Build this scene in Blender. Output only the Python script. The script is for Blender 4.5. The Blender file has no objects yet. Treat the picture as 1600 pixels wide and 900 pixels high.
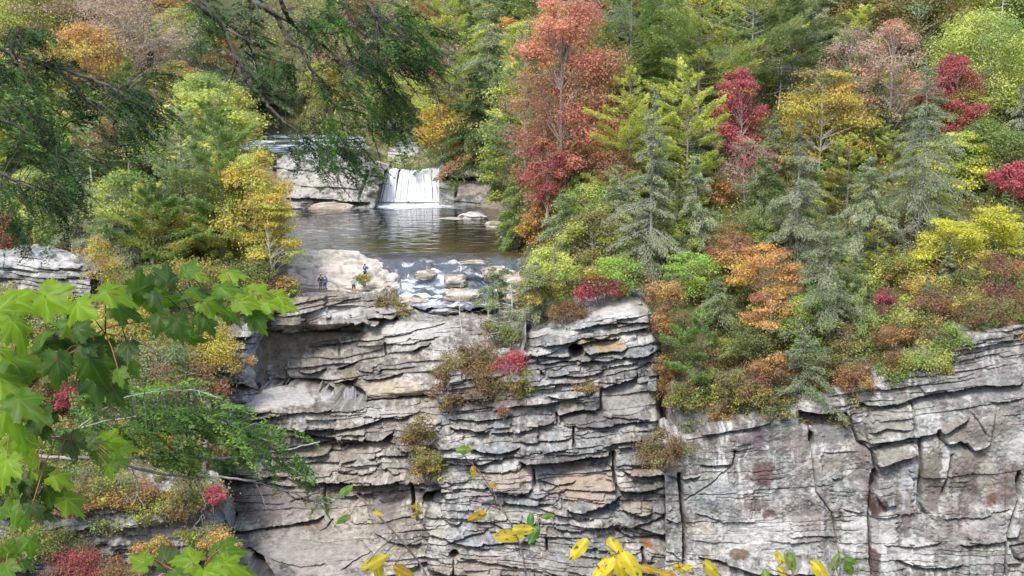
import bpy, math, random
import numpy as np
from mathutils import Vector

# ------------------------------------------------------------------ camera, sky, sun, exposure
scene = bpy.context.scene
FPX = 2000.0
PITCH = math.radians(9.26)
cam_d = bpy.data.cameras.new("camera"); cam = bpy.data.objects.new("camera", cam_d)
scene.collection.objects.link(cam); scene.camera = cam
cam_d.sensor_width = 36.0; cam_d.lens = 45.0
cam.location = (0, 0, 0); cam.rotation_euler = (math.radians(90) - PITCH, 0, 0)
cam_d.clip_start = 0.1; cam_d.clip_end = 3000

world = bpy.data.worlds.new("World"); scene.world = world; world.use_nodes = True
wn = world.node_tree; bg = wn.nodes['Background']
sky = wn.nodes.new('ShaderNodeTexSky'); sky.sky_type = 'NISHITA'; sky.sun_disc = False
SUN_EL = math.radians(52); SUN_AZ = math.radians(205)      # azimuth measured from +Y towards +X: behind the camera, a little left
sky.sun_elevation = SUN_EL; sky.sun_rotation = SUN_AZ
sky.air_density = 1.0; sky.dust_density = 2.0; sky.ozone_density = 0.8
wn.links.new(sky.outputs[0], bg.inputs[0]); bg.inputs[1].default_value = 0.15
sd = bpy.data.lights.new("sun", 'SUN'); sd.energy = 1.5; sd.angle = math.radians(14); sd.color = (1.0, 0.97, 0.92)
sun = bpy.data.objects.new("sun", sd); scene.collection.objects.link(sun)
dv = Vector((math.sin(SUN_AZ)*math.cos(SUN_EL), math.cos(SUN_AZ)*math.cos(SUN_EL), math.sin(SUN_EL)))
sun.rotation_euler = dv.to_track_quat('Z', 'Y').to_euler()
vs = scene.view_settings; vs.view_transform = 'Standard'; vs.look = 'None'; vs.gamma = 1.0
vs.exposure = 1.32
try: vs.use_curve_mapping = False
except Exception: pass
scene.cycles.max_bounces = 6; scene.cycles.diffuse_bounces = 4; scene.cycles.transparent_max_bounces = 12

# ------------------------------------------------------------------ projection helpers
CT, ST = math.cos(PITCH), math.sin(PITCH)
def ray(px, py):
    x = (np.asarray(px, float)-800)/FPX; v = -(np.asarray(py, float)-450)/FPX
    return x, CT+v*ST, -ST+v*CT
def at(px, py, Y):
    a, b, c = ray(px, py); k = np.asarray(Y, float)/b
    return np.stack([a*k, b*k, c*k], -1)
def depth(Y, z=-20.0): return np.asarray(Y)*CT - z*ST
def to_px(p):
    p = np.asarray(p, float); d = p[...,1]*CT - p[...,2]*ST; u = p[...,1]*ST + p[...,2]*CT
    return 800+FPX*p[...,0]/d, 450-FPX*u/d
def mpp(Y): return float(Y)*1.01/FPX      # metres per photo pixel

# ------------------------------------------------------------------ noise
def _h(i, j, s):
    i = i.astype(np.int64); j = j.astype(np.int64)
    n = (i*374761393 + j*668265263 + int(s)*1442695041) & 0xffffffff
    n = ((n ^ (n >> 13))*1274126177) & 0xffffffff
    n = ((n ^ (n >> 16))*2246822519) & 0xffffffff
    return ((n ^ (n >> 15)) & 0xffffff)/float(0xffffff)
def vn(x, y, s=0):
    x, y = np.broadcast_arrays(np.asarray(x, float), np.asarray(y, float))
    i = np.floor(x); j = np.floor(y); fx = x-i; fy = y-j
    fx = fx*fx*(3-2*fx); fy = fy*fy*(3-2*fy)
    a = _h(i, j, s); b = _h(i+1, j, s); c = _h(i, j+1, s); d = _h(i+1, j+1, s)
    return (a+(b-a)*fx)*(1-fy)+(c+(d-c)*fx)*fy
def fbm(x, y, s=0, o=4):
    r = 0; a = .5; t = 0
    for k in range(o):
        r = r+a*vn(np.asarray(x)*2**k+k*17.3, np.asarray(y)*2**k+k*9.1, s+k*31); t += a; a *= .5
    return r/t
def sm(a, b, x):
    t = np.clip((np.asarray(x, float)-a)/(b-a), 0, 1); return t*t*(3-2*t)

# ------------------------------------------------------------------ object helpers
COL = scene.collection
def tagp(o, label=None, cat=None, group=None, kind=None):
    if label: o['label'] = label
    if cat: o['category'] = cat
    if group: o['group'] = group
    if kind: o['kind'] = kind
    return o
def empty(name, loc, rz=0):
    o = bpy.data.objects.new(name, None); COL.objects.link(o); o.location = [float(v) for v in loc]; o.rotation_euler = (0, 0, rz)
    o.empty_display_size = .3
    return o
class MB:
    def __init__(s): s.v = []; s.f = []; s.c = []; s.n = 0
    def add(s, v, f, c):
        v = np.asarray(v, np.float32); f = np.asarray(f, np.int64)
        if f.shape[1] == 3: f = np.concatenate([f, -np.ones((len(f), 1), np.int64)-s.n], 1)
        s.v.append(v); s.f.append(f+s.n)
        c = np.asarray(c, np.float32)
        if c.ndim == 1: c = np.repeat(c[None, :3], len(v), 0)
        s.c.append(c[:, :3]); s.n += len(v)
    def build(s, name, mat, parent=None, smooth=False):
        me = bpy.data.meshes.new(name)
        if s.n:
            v = np.concatenate(s.v); f = np.concatenate(s.f); c = np.concatenate(s.c)
            tri = f[:, 3] < 0
            cnt = np.where(tri, 3, 4).astype(np.int32)
            loops = f.reshape(-1)[(np.arange(f.size).reshape(f.shape) >= 0).reshape(-1) & ~((np.arange(4)[None, :] == 3) & tri[:, None]).reshape(-1)]
            me.vertices.add(len(v)); me.vertices.foreach_set('co', v.reshape(-1))
            me.loops.add(len(loops)); me.loops.foreach_set('vertex_index', loops.astype(np.int32))
            me.polygons.add(len(f)); st = np.concatenate([[0], np.cumsum(cnt)[:-1]]).astype(np.int32)
            me.polygons.foreach_set('loop_start', st); me.polygons.foreach_set('loop_total', cnt)
            if smooth: me.polygons.foreach_set('use_smooth', np.ones(len(f), bool))
            me.update(calc_edges=True)
            a = me.attributes.new('tint', 'FLOAT_COLOR', 'POINT')
            a.data.foreach_set('color', np.concatenate([c, np.ones((len(c), 1), np.float32)], 1).reshape(-1))
        me.materials.append(mat)
        o = bpy.data.objects.new(name, me); COL.objects.link(o)
        if parent is not None: o.parent = parent
        return o
def grid_faces(nu, nv):
    i = np.arange(nu-1)[:, None]; j = np.arange(nv-1)[None, :]; a = (i*nv+j).reshape(-1)
    return np.stack([a, a+nv, a+nv+1, a+1], 1)
def tube(mb, pts, rad, col, n=5):
    pts = np.asarray(pts, float); m = len(pts); rad = np.broadcast_to(np.asarray(rad, float), (m,))
    t = np.gradient(pts, axis=0); t /= np.linalg.norm(t, axis=1)[:, None]+1e-9
    ref = np.where(np.abs(t[:, 2:3]) > .9, np.array([[1., 0, 0]]), np.array([[0, 0, 1.]]))
    a = np.cross(t, ref); a /= np.linalg.norm(a, axis=1)[:, None]+1e-9; b = np.cross(t, a)
    th = np.arange(n)*2*np.pi/n
    v = pts[:, None, :]+rad[:, None, None]*(np.cos(th)[None, :, None]*a[:, None, :]+np.sin(th)[None, :, None]*b[:, None, :])
    i = np.arange(m-1)[:, None]; j = np.arange(n)[None, :]; j2 = (j+1) % n
    f = np.stack([(i*n+j).reshape(-1), (i*n+j2).reshape(-1), ((i+1)*n+j2).reshape(-1), ((i+1)*n+j).reshape(-1)], 1)
    mb.add(v.reshape(-1, 3), f, col)

# ------------------------------------------------------------------ materials
def mat_tint(name, rough=.8, spec=.3, transl=0.0, nscale=0, namt=0, bump=0, bscale=8.0, vary=0):
    m = bpy.data.materials.new(name); m.use_nodes = True; nt = m.node_tree; N = nt.nodes; L = nt.links
    p = N['Principled BSDF']; p.inputs['Roughness'].default_value = rough; p.inputs['Specular IOR Level'].default_value = spec
    at_ = N.new('ShaderNodeAttribute'); at_.attribute_name = 'tint'; out = at_.outputs['Color']
    if namt:
        no = N.new('ShaderNodeTexNoise'); no.inputs['Scale'].default_value = nscale; no.inputs['Detail'].default_value = 5; no.inputs['Roughness'].default_value = .65
        geo = N.new('ShaderNodeNewGeometry'); L.new(geo.outputs['Position'], no.inputs['Vector'])
        mr = N.new('ShaderNodeMapRange'); mr.inputs['From Min'].default_value = .3; mr.inputs['From Max'].default_value = .7
        mr.inputs['To Min'].default_value = 1-namt; mr.inputs['To Max'].default_value = 1+namt; L.new(no.outputs['Fac'], mr.inputs['Value'])
        mx = N.new('ShaderNodeVectorMath'); mx.operation = 'SCALE'; L.new(out, mx.inputs[0]); L.new(mr.outputs[0], mx.inputs['Scale']); out = mx.outputs[0]
    if vary:
        oi = N.new('ShaderNodeObjectInfo'); mr = N.new('ShaderNodeMapRange'); mr.inputs['To Min'].default_value = 1-vary; mr.inputs['To Max'].default_value = 1+vary; L.new(oi.outputs['Random'], mr.inputs['Value'])
        mx = N.new('ShaderNodeVectorMath'); mx.operation = 'SCALE'; L.new(out, mx.inputs[0]); L.new(mr.outputs[0], mx.inputs['Scale']); out = mx.outputs[0]
    L.new(out, p.inputs['Base Color'])
    if bump:
        geo2 = N.new('ShaderNodeNewGeometry')
        nb = N.new('ShaderNodeTexNoise'); nb.inputs['Scale'].default_value = bscale; nb.inputs['Detail'].default_value = 6; L.new(geo2.outputs['Position'], nb.inputs['Vector'])
        b = N.new('ShaderNodeBump'); b.inputs['Strength'].default_value = bump; b.inputs['Distance'].default_value = .1
        L.new(nb.outputs['Fac'], b.inputs['Height']); L.new(b.outputs[0], p.inputs['Normal'])
    if transl:
        tr = N.new('ShaderNodeBsdfTranslucent'); L.new(out, tr.inputs['Color'])
        ms = N.new('ShaderNodeMixShader'); ms.inputs[0].default_value = transl
        L.new(p.outputs[0], ms.inputs[1]); L.new(tr.outputs[0], ms.inputs[2]); L.new(ms.outputs[0], N['Material Output'].inputs['Surface'])
    return m
M_ROCK = mat_tint('weathered_rock', .9, .25, 0, 2.2, .28, .9, 5.0)
M_SOIL = mat_tint('leaf_litter', .95, .1, 0, 1.5, .5, .5, 3.0)
M_LEAF = mat_tint('leaves', .6, .3, .5, vary=.18)
M_NEEDLE = mat_tint('needles', .7, .2, .45, vary=.15)
M_BARK = mat_tint('bark', .95, .15, 0, 6.0, .35, .5, 14.0)
M_CLOTH = mat_tint('cloth', .9, .1)
M_STONE = M_ROCK

# ------------------------------------------------------------------ terrain
TC = {  # photo column -> (distance, height) pairs of the ground
 -500: [(96,-34),(106,-28),(112,-24),(118,-21.5),(125,-19),(135,-17),(150,-14),(170,-10),(200,-3),(250,9),(320,32),(420,60),(700,110)],
 0: [(97,-34),(106,-29),(112,-25),(118,-22),(125,-19.6),(135,-18),(150,-15.5),(170,-12.5),(200,-6),(250,6),(320,28),(420,55),(700,100)],
 308: [(99,-35),(106,-30),(112,-26),(118,-23),(125,-20.5),(135,-18.5),(150,-16.0),(170,-13.5),(200,-10),(250,-4),(320,12),(420,45),(700,100)],
 336: [(117,-27),(118,-26),(121,-23.5),(125,-21),(135,-18.8),(150,-17),(170,-15.5),(200,-13.5),(250,-12.5),(320,-4),(420,35),(700,95)],
 420: [(124,-23),(125,-22.6),(127,-22),(131,-21.3),(137,-18.4),(150,-17.8),(185,-17),(190,-14.4),(205,-13.6),(225,-14.6),(325,-14.2),(345,-10),(420,25),(700,90)],
 462: [(125,-22.8),(126,-22.4),(131.5,-21.9),(132.8,-20.6),(137,-18.3),(138.6,-20),(186,-20),(188.5,-15),(205,-13.6),(225,-14.6),(325,-14.2),(345,-10),(420,25),(700,90)],
 560: [(125,-22.8),(126,-22.3),(131.5,-21.9),(132.8,-20.6),(136,-18.5),(138,-20),(189,-20),(191,-15),(203,-14.4),(215,-14.6),(270,-14.4),(290,-10),(320,0),(420,30),(700,90)],
 592: [(125,-22.9),(126,-22.4),(131,-22.0),(132.8,-20.8),(136,-19.2),(138,-20),(196.5,-20),(197,-14.2),(203,-14.4),(230,-14.6),(245,-12),(270,-4),(320,10),(420,40),(700,95)],
 640: [(124.6,-23.2),(126,-23.4),(130,-23.2),(134,-21.5),(137,-20),(140,-20.2),(196.5,-20),(197,-14.1),(206,-14.5),(214,-13.0),(230,-10),(260,-2),(320,16),(420,50),(700,95)],
 690: [(123.6,-23.0),(125,-23.5),(129,-23.3),(134,-21.5),(137,-20),(140,-20.2),(196.5,-20),(197,-14),(205,-12),(230,-5),(300,18),(420,55),(700,100)],
 780: [(122,-22.6),(124,-23.5),(129,-23.2),(134,-21.5),(137,-20),(140,-20.2),(180,-20),(190,-17.5),(195,-13.5),(220,-4),(300,22),(420,58),(700,105)],
 822: [(118,-23.4),(122,-22.8),(128,-21.5),(134,-19.6),(138,-18.2),(150,-17.6),(170,-13),(200,-3),(300,28),(420,62),(700,105)],
 880: [(115.5,-23),(118,-22.5),(125,-20.5),(140,-15.5),(160,-8),(180,0),(220,14),(300,36),(420,66),(700,108)],
 1030: [(113.5,-25),(115.5,-24),(125,-19),(140,-13),(160,-5),(180,3),(220,18),(300,40),(420,68),(700,110)],
 1062: [(102.5,-29),(103.5,-28),(112,-24),(125,-18),(140,-12),(160,-3),(180,5),(240,26),(330,48),(420,70),(700,110)],
 1250: [(100,-27),(101.5,-26.2),(112,-21.5),(125,-16.5),(140,-10.5),(160,-2),(180,6),(240,28),(330,50),(420,70),(700,110)],
 1400: [(98.7,-24.6),(100,-24),(112,-19.5),(125,-15),(140,-9.5),(160,-1.5),(180,6.5),(240,29),(330,50),(420,70),(700,110)],
 1530: [(97.7,-21.2),(99,-20.6),(112,-17.5),(125,-13.5),(140,-8.5),(160,-1),(180,7),(240,29),(330,50),(420,70),(700,110)],
 1600: [(97,-19.6),(99,-19),(112,-16.5),(125,-13),(140,-8),(160,0),(180,8),(240,30),(330,52),(420,72),(700,110)],
 2400: [(94,-17),(97,-16.5),(112,-13),(125,-9),(140,-5),(160,2),(180,10),(240,32),(330,54),(420,74),(700,112)],
}
TU = np.array(sorted(TC)); TY = np.concatenate([np.arange(90, 215, .5), np.arange(215, 300, 2.), np.arange(300, 705, 8.)])
TZ = np.zeros((len(TU), len(TY)))
for k, u in enumerate(TU):
    a = np.array(TC[u], float); TZ[k] = np.interp(TY, a[:, 0], a[:, 1])
RIM = np.array([TC[u][0][0] for u in TU], float)+1.6
def T_u(u, Y):
    u = np.asarray(u, float); Y = np.asarray(Y, float)
    ku = np.clip(np.searchsorted(TU, u)-1, 0, len(TU)-2); fu = np.clip((u-TU[ku])/(TU[ku+1]-TU[ku]), 0, 1)
    ky = np.clip(np.searchsorted(TY, Y)-1, 0, len(TY)-2); fy = np.clip((Y-TY[ky])/(TY[ky+1]-TY[ky]), 0, 1)
    z0 = TZ[ku, ky]*(1-fy)+TZ[ku, ky+1]*fy; z1 = TZ[ku+1, ky]*(1-fy)+TZ[ku+1, ky+1]*fy
    return z0*(1-fu)+z1*fu
def bump_u(u, Y):
    x = (u-800)/FPX*Y
    land = sm(0, 1, (np.abs(u-620) > 190)*1.0)
    return (fbm(x/9, Y/9, 5, 4)-.5)*2.2*(.15+.85*land)
def ground(px, Y): return float(T_u(px, Y))
def hit(px, py, Y0=90, Y1=600):
    Y0 = max(Y0, float(np.interp(px, TU, RIM))+.5)
    Ys = np.arange(Y0, Y1, .5); r = at(px, py, Ys); t = T_u(np.full_like(Ys, px), Ys)
    k = np.nonzero(r[:, 2] < t)[0]
    Y = Ys[k[0]] if len(k) else 400.0
    return float(Y)

def build_terrain():
    us = np.concatenate([np.arange(-500, 0, 40), np.arange(0, 1700, 8), np.arange(1700, 2401, 70)])
    # a seam-free sheet: every column starts at its own rim, where it drops into the gorge
    rim = np.interp(us, TU, RIM)
    ks = np.concatenate([[0, 1], 2+np.cumsum(np.concatenate([np.full(190, .6), np.linspace(.7, 12, 75)]))])
    U = np.repeat(us[:, None], len(ks), 1); Yg = rim[:, None]+(ks-1)[None, :]
    Z = T_u(U, np.maximum(Yg, rim[:, None]+.55))+bump_u(U, Yg)*sm(0, 3, ks-1)[None, :]
    Z[:, 0] = -72; Yg[:, 0] = rim+.4
    Yg[:, 1] = rim+.5
    d = depth(Yg, -18); X = (U-800)/FPX*d
    n = fbm(X/4, Yg/4, 11, 4)
    c = np.array([.10, .08, .05])*(1-n[..., None])+np.array([.10, .12, .045])*n[..., None]
    rr_ = (sm(4.5, 1.5, Yg-rim[:, None]))[..., None]; c = c*(1-rr_)+np.array([.19, .175, .155])*(.5+n[..., None])*rr_
    # bare bedrock in the river corridor
    rock = ((U > 400) & (U < 815) & (Z < -12.5) & (Yg < 240))[..., None]
    m2 = fbm(X/2.5, Yg/1.2, 3, 4)[..., None]
    c = np.where(rock, np.array([.20, .165, .12])*(.6+.8*m2), c)
    mb = MB(); mb.add(np.stack([X, Yg, Z], -1).reshape(-1, 3), grid_faces(len(us), len(ks)), c.reshape(-1, 3))
    o = mb.build('hillside_terrain', M_SOIL, smooth=True); tagp(o, kind='structure')
    # gorge floor and the bank the camera stands on
    xs = np.linspace(-260, 260, 90); ys = np.concatenate([np.linspace(-60, 0, 12), np.linspace(.5, 125, 90)])
    Xg, Yb = np.meshgrid(xs, ys, indexing='ij')
    Zb = np.interp(Yb, [-60, -3, 0, 1.5, 3, 6, 20, 40, 60, 130], [14, -1.2, -1.65, -1.9, -2.9, -6.5, -22, -46, -68, -71])+(fbm(Xg/6, Yb/6, 8)-.5)*np.interp(Yb, [-60, 0, 8, 30], [2, .1, .6, 4])
    n = fbm(Xg/3, Yb/3, 12)[..., None]
    c = np.array([.08, .06, .035])*(1-n)+np.array([.06, .08, .03])*n
    mb = MB(); mb.add(np.stack([Xg, Yb, Zb], -1).reshape(-1, 3), grid_faces(len(xs), len(ys)), c.reshape(-1, 3))
    tagp(mb.build('gorge_ground', M_SOIL, smooth=True), kind='structure')
build_terrain()
# ------------------------------------------------------------------ layered cliffs
Z1 = (340, 420, 3.461); Z2 = (640, 420, 3.462); Z3 = (340, 640, 3.461); Z4 = (640, 640, 3.461); Z5 = (1020, 560, 2.647); P0 = (0, 0, 1.0)
def cv(z, pts): return np.array([(z[0]+x/z[2], z[1]+y/z[2]) for x, y in pts], float)
def under(z, pts, D, h): return ('U', cv(z, pts), D, h)      # ledge with an undercut below the line
def lip(z, pts, D, h): return ('T', cv(z, pts), D, h)        # rock below the line stands proud of the rock above it
def crack(z, pts, D, w): return ('C', cv(z, pts), D, w)      # joint
def hole(z, cx, cy, rx, ry, D): return ('H', cv(z, [(cx, cy)])[0], (rx/z[2], ry/z[2]), D)
def poly(z, pts, D): return ('P', cv(z, pts), D, 0)          # block standing out (D<0) or set back (D>0)
def seg_dist(px, py, pts):
    d = np.full(px.shape, 1e9)
    for a, b in zip(pts[:-1], pts[1:]):
        ab = b-a; L2 = (ab**2).sum()+1e-9
        t = np.clip(((px-a[0])*ab[0]+(py-a[1])*ab[1])/L2, 0, 1)
        d = np.minimum(d, np.hypot(px-a[0]-t*ab[0], py-a[1]-t*ab[1]))
    return d
def in_poly(px, py, pts):
    r = np.zeros(px.shape, bool); n = len(pts)
    for i in range(n):
        x1, y1 = pts[i]; x2, y2 = pts[(i+1) % n]
        c = ((y1 > py) != (y2 > py)) & (px < (x2-x1)*(py-y1)/(y2-y1+1e-9)+x1); r ^= c
    return r
FD = 1.75
def apply_feats(px, py, feats):
    jx = (fbm(px/14, py/14, 71, 3)-.5)*6; jy = (fbm(px/20, py/20, 72, 3)-.5)*4
    D = np.zeros(px.shape); A = px+jx; B = py+jy
    for t, pts, d, h in feats:
        if t in 'UT':
            x0, x1 = pts[0, 0], pts[-1, 0]
            ly = np.interp(A, pts[:, 0], pts[:, 1]); e = sm(x0, x0+min(12, (x1-x0)*.3), A)*(1-sm(x1-min(12, (x1-x0)*.3), x1, A)); dvv = B-ly
            if t == 'U': D += np.where(dvv > 0, d*np.exp(-np.maximum(dvv, 0)/h), -.25*d*np.exp(np.minimum(dvv, 0)/(h*1.5)))*e*(dvv > -h*6)
            else: D += np.where(dvv < 0, d*np.exp(np.minimum(dvv, 0)/h), 0)*e
        elif t == 'C':
            dd = seg_dist(px+jx*.3, py+jy*.3, pts); D += d*np.exp(-(dd/h)**2)
        elif t == 'H':
            r = np.sqrt(((A-pts[0])/d[0])**2+((B-pts[1])/d[1])**2); D += h*(1-sm(.75, 1.1, r))
        elif t == 'P':
            D += d*in_poly(px+jx*.35, py+jy*.35, pts)
    return D*FD
def strata(px, py, seed, tilt, tmin, tmax, amp, rough=1.0, block=40., warp=10., crackd=.35):
    S = py+tilt+(fbm(px/90, py/60, seed, 3)-.5)*warp*2+(vn(px/17, py/30, seed+5)-.5)*1.1
    rs = np.random.RandomState(seed); th = tmin+(tmax*1.35-tmin)*rs.rand(4000)**2.8; b = np.cumsum(th)-600
    k = np.clip(np.searchsorted(b, S)-1, 0, len(b)-2); t = (S-b[k])/(b[k+1]-b[k]); thk = b[k+1]-b[k]
    kind = _h(k, k*0+3, seed+9)
    # each bed: own advance along its length, broken into blocks
    p = (vn(px/(28+50*kind), k*7.7, seed+1)-.5)*1.5*amp
    bw = block*(.5+1.3*_h(k, k*0+1, seed)); bi = np.floor(px/bw+_h(k, k*0+2, seed)*7+(vn(px/9., py/3., seed+14)-.5)*.15)
    p = p+(_h(bi, k, seed+2)-.5)*amp*1.55
    bf = px/bw+_h(k, k*0+2, seed)*7; bf = np.minimum(bf-np.floor(bf), 1-(bf-np.floor(bf)))*bw
    lim = np.clip(thk/6, .3, 1.3)
    prof = -p+amp*.8*(.5-t)*(kind-.25)+crackd*lim*np.exp(-(t*thk/1.3)**2)+crackd*.5*np.exp(-(bf/1.1)**2)*(_h(bi, k, seed+8) > .55)
    return prof*rough*.66, k, t, kind
GREY = np.array([.275, .275, .265]); LIGHT = np.array([.56, .545, .52]); TAN = np.array([.37, .315, .25]); DARK = np.array([.11, .098, .09]); BLUE = np.array([.29, .315, .335]); PURP = np.array([.10, .062, .058]); ROSE = np.array([.285, .24, .23]); RK = np.array([.70, .69, .655])
def colour(px, py, k, seed, stain_shade, base=(GREY, LIGHT, TAN, BLUE), w=(1, .8, .35, .5), kk=.10, streak=0):
    n1 = fbm(px/42, py/22, seed+40, 5); n2 = fbm(px/16, py/9, seed+41, 4); n3 = fbm(px/60, py/40, seed+42, 4); n4 = fbm(px/5, py/3.2, seed+43, 3)
    c = np.broadcast_to(base[0], px.shape+(3,)).copy()
    c += (base[1]-c)*(sm(.5, .62, n1)*w[1])[..., None]
    c += (base[2]-c)*(sm(.52, .66, n3)*w[2])[..., None]
    c += (base[3]-c)*(sm(.52, .64, fbm(px/30, py/26, seed+50, 4))*w[3])[..., None]
    c += (DARK-c)*(sm(.56, .68, n2)*.55)[..., None]
    c += (np.array([.66, .65, .61])-c)*(sm(.60, .68, n4)*.45)[..., None]
    c += (DARK*.7-c)*(sm(.58, .68, fbm(px/4.2+50, py/2.6, seed+44, 3))*.5)[..., None]
    c *= (1+(_h(k, k*0+5, seed+60)-.5)*2*kk)[..., None]
    if streak:
        sv = fbm(px/6.5+(fbm(px/30, py/30, seed+71, 2)-.5)*3, py/75, seed+70, 4); m_ = sm(.42, .6, fbm(px/70, py/70, seed+72, 3))*streak
        c += (np.array([.62, .63, .64])-c)*(sm(.55, .68, sv)*m_*.75)[..., None]; c += (np.array([.17, .14, .135])-c)*(sm(.46, .32, sv)*m_*.5)[..., None]
        vv = fbm(px/9, py/6, seed+75, 5); c += (np.array([.12, .09, .095])-c)*(sm(.565, .62, vv)*sm(.45, .6, fbm(px/60+7, py/50, seed+76, 2))*streak*.4)[..., None]
    for z, cx, cy, rx, ry, col, st in stain_shade:  # rock stains, plus shade painted dark into some recesses
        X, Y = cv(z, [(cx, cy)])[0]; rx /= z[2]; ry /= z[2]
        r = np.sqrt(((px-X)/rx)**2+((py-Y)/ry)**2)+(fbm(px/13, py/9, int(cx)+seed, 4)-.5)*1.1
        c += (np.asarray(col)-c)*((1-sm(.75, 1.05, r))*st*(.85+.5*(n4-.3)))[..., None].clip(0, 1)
    return c*RK
def sheet(name, x0, x1, bottom, top, Yfn, dispfn, colfn, step=1.0, cap=(0, 0), capslope=.05, edge=None):
    us = np.arange(x0, x1+step, step); tp = np.interp(us, [p[0] for p in top], [p[1] for p in top])
    tp = tp+(fbm(us/15, us*0+3, 77, 3)-.5)*5
    nr = int((bottom-tp.min())/step)+1; v = np.linspace(0, 1, nr)
    px = np.repeat(us[:, None], nr, 1); py = tp[:, None]+v[None, :]*(bottom-tp[:, None])
    Y = Yfn(px, py); D, k = dispfn(px, py)
    D = D+(fbm(px/5, py/4, 91, 3)-.5)*.16
    P = at(px, py, Y); P[..., 1] += D; P[..., 2] += D*0.0
    C = colfn(px, py, k)*1.0
    if cap[0]:
        rows = []; cc = []
        for i in range(cap[0], 0, -1):
            f = (i/cap[0])**1.5
            bq = at(us, tp, Y[:, 0]+D[:, 0]*max(0, 1-2.5*f)-.2*min(1, 2.5*f)); q = bq.copy(); q[:, 1] += f*cap[1]
            hh = capslope*f*cap[1]+(fbm(us/28, us*0+f*cap[1]*.5, 5, 4)-.5)*1.1*min(1, f*4); st_ = .28; qq = (hh+us*.006)/st_; hh = hh+(np.floor(qq)+sm(.75, 1, qq-np.floor(qq))-qq)*st_*.9*min(1, f*4)
            q[:, 2] += hh; rows.append(q); kk_ = np.floor(us/40).astype(int)*0+3; cc.append(colfn(us[:, None], (tp-f*cap[1]*5)[:, None], kk_[:, None])[:, 0])
        P = np.concatenate([np.stack(rows, 1), P], 1); C = np.concatenate([np.stack(cc, 1), C], 1)
    mb = MB(); mb.add(P.reshape(-1, 3), grid_faces(P.shape[0], P.shape[1]), C.reshape(-1, 3))
    return tagp(mb.build(name, M_ROCK), kind='structure')

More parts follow.
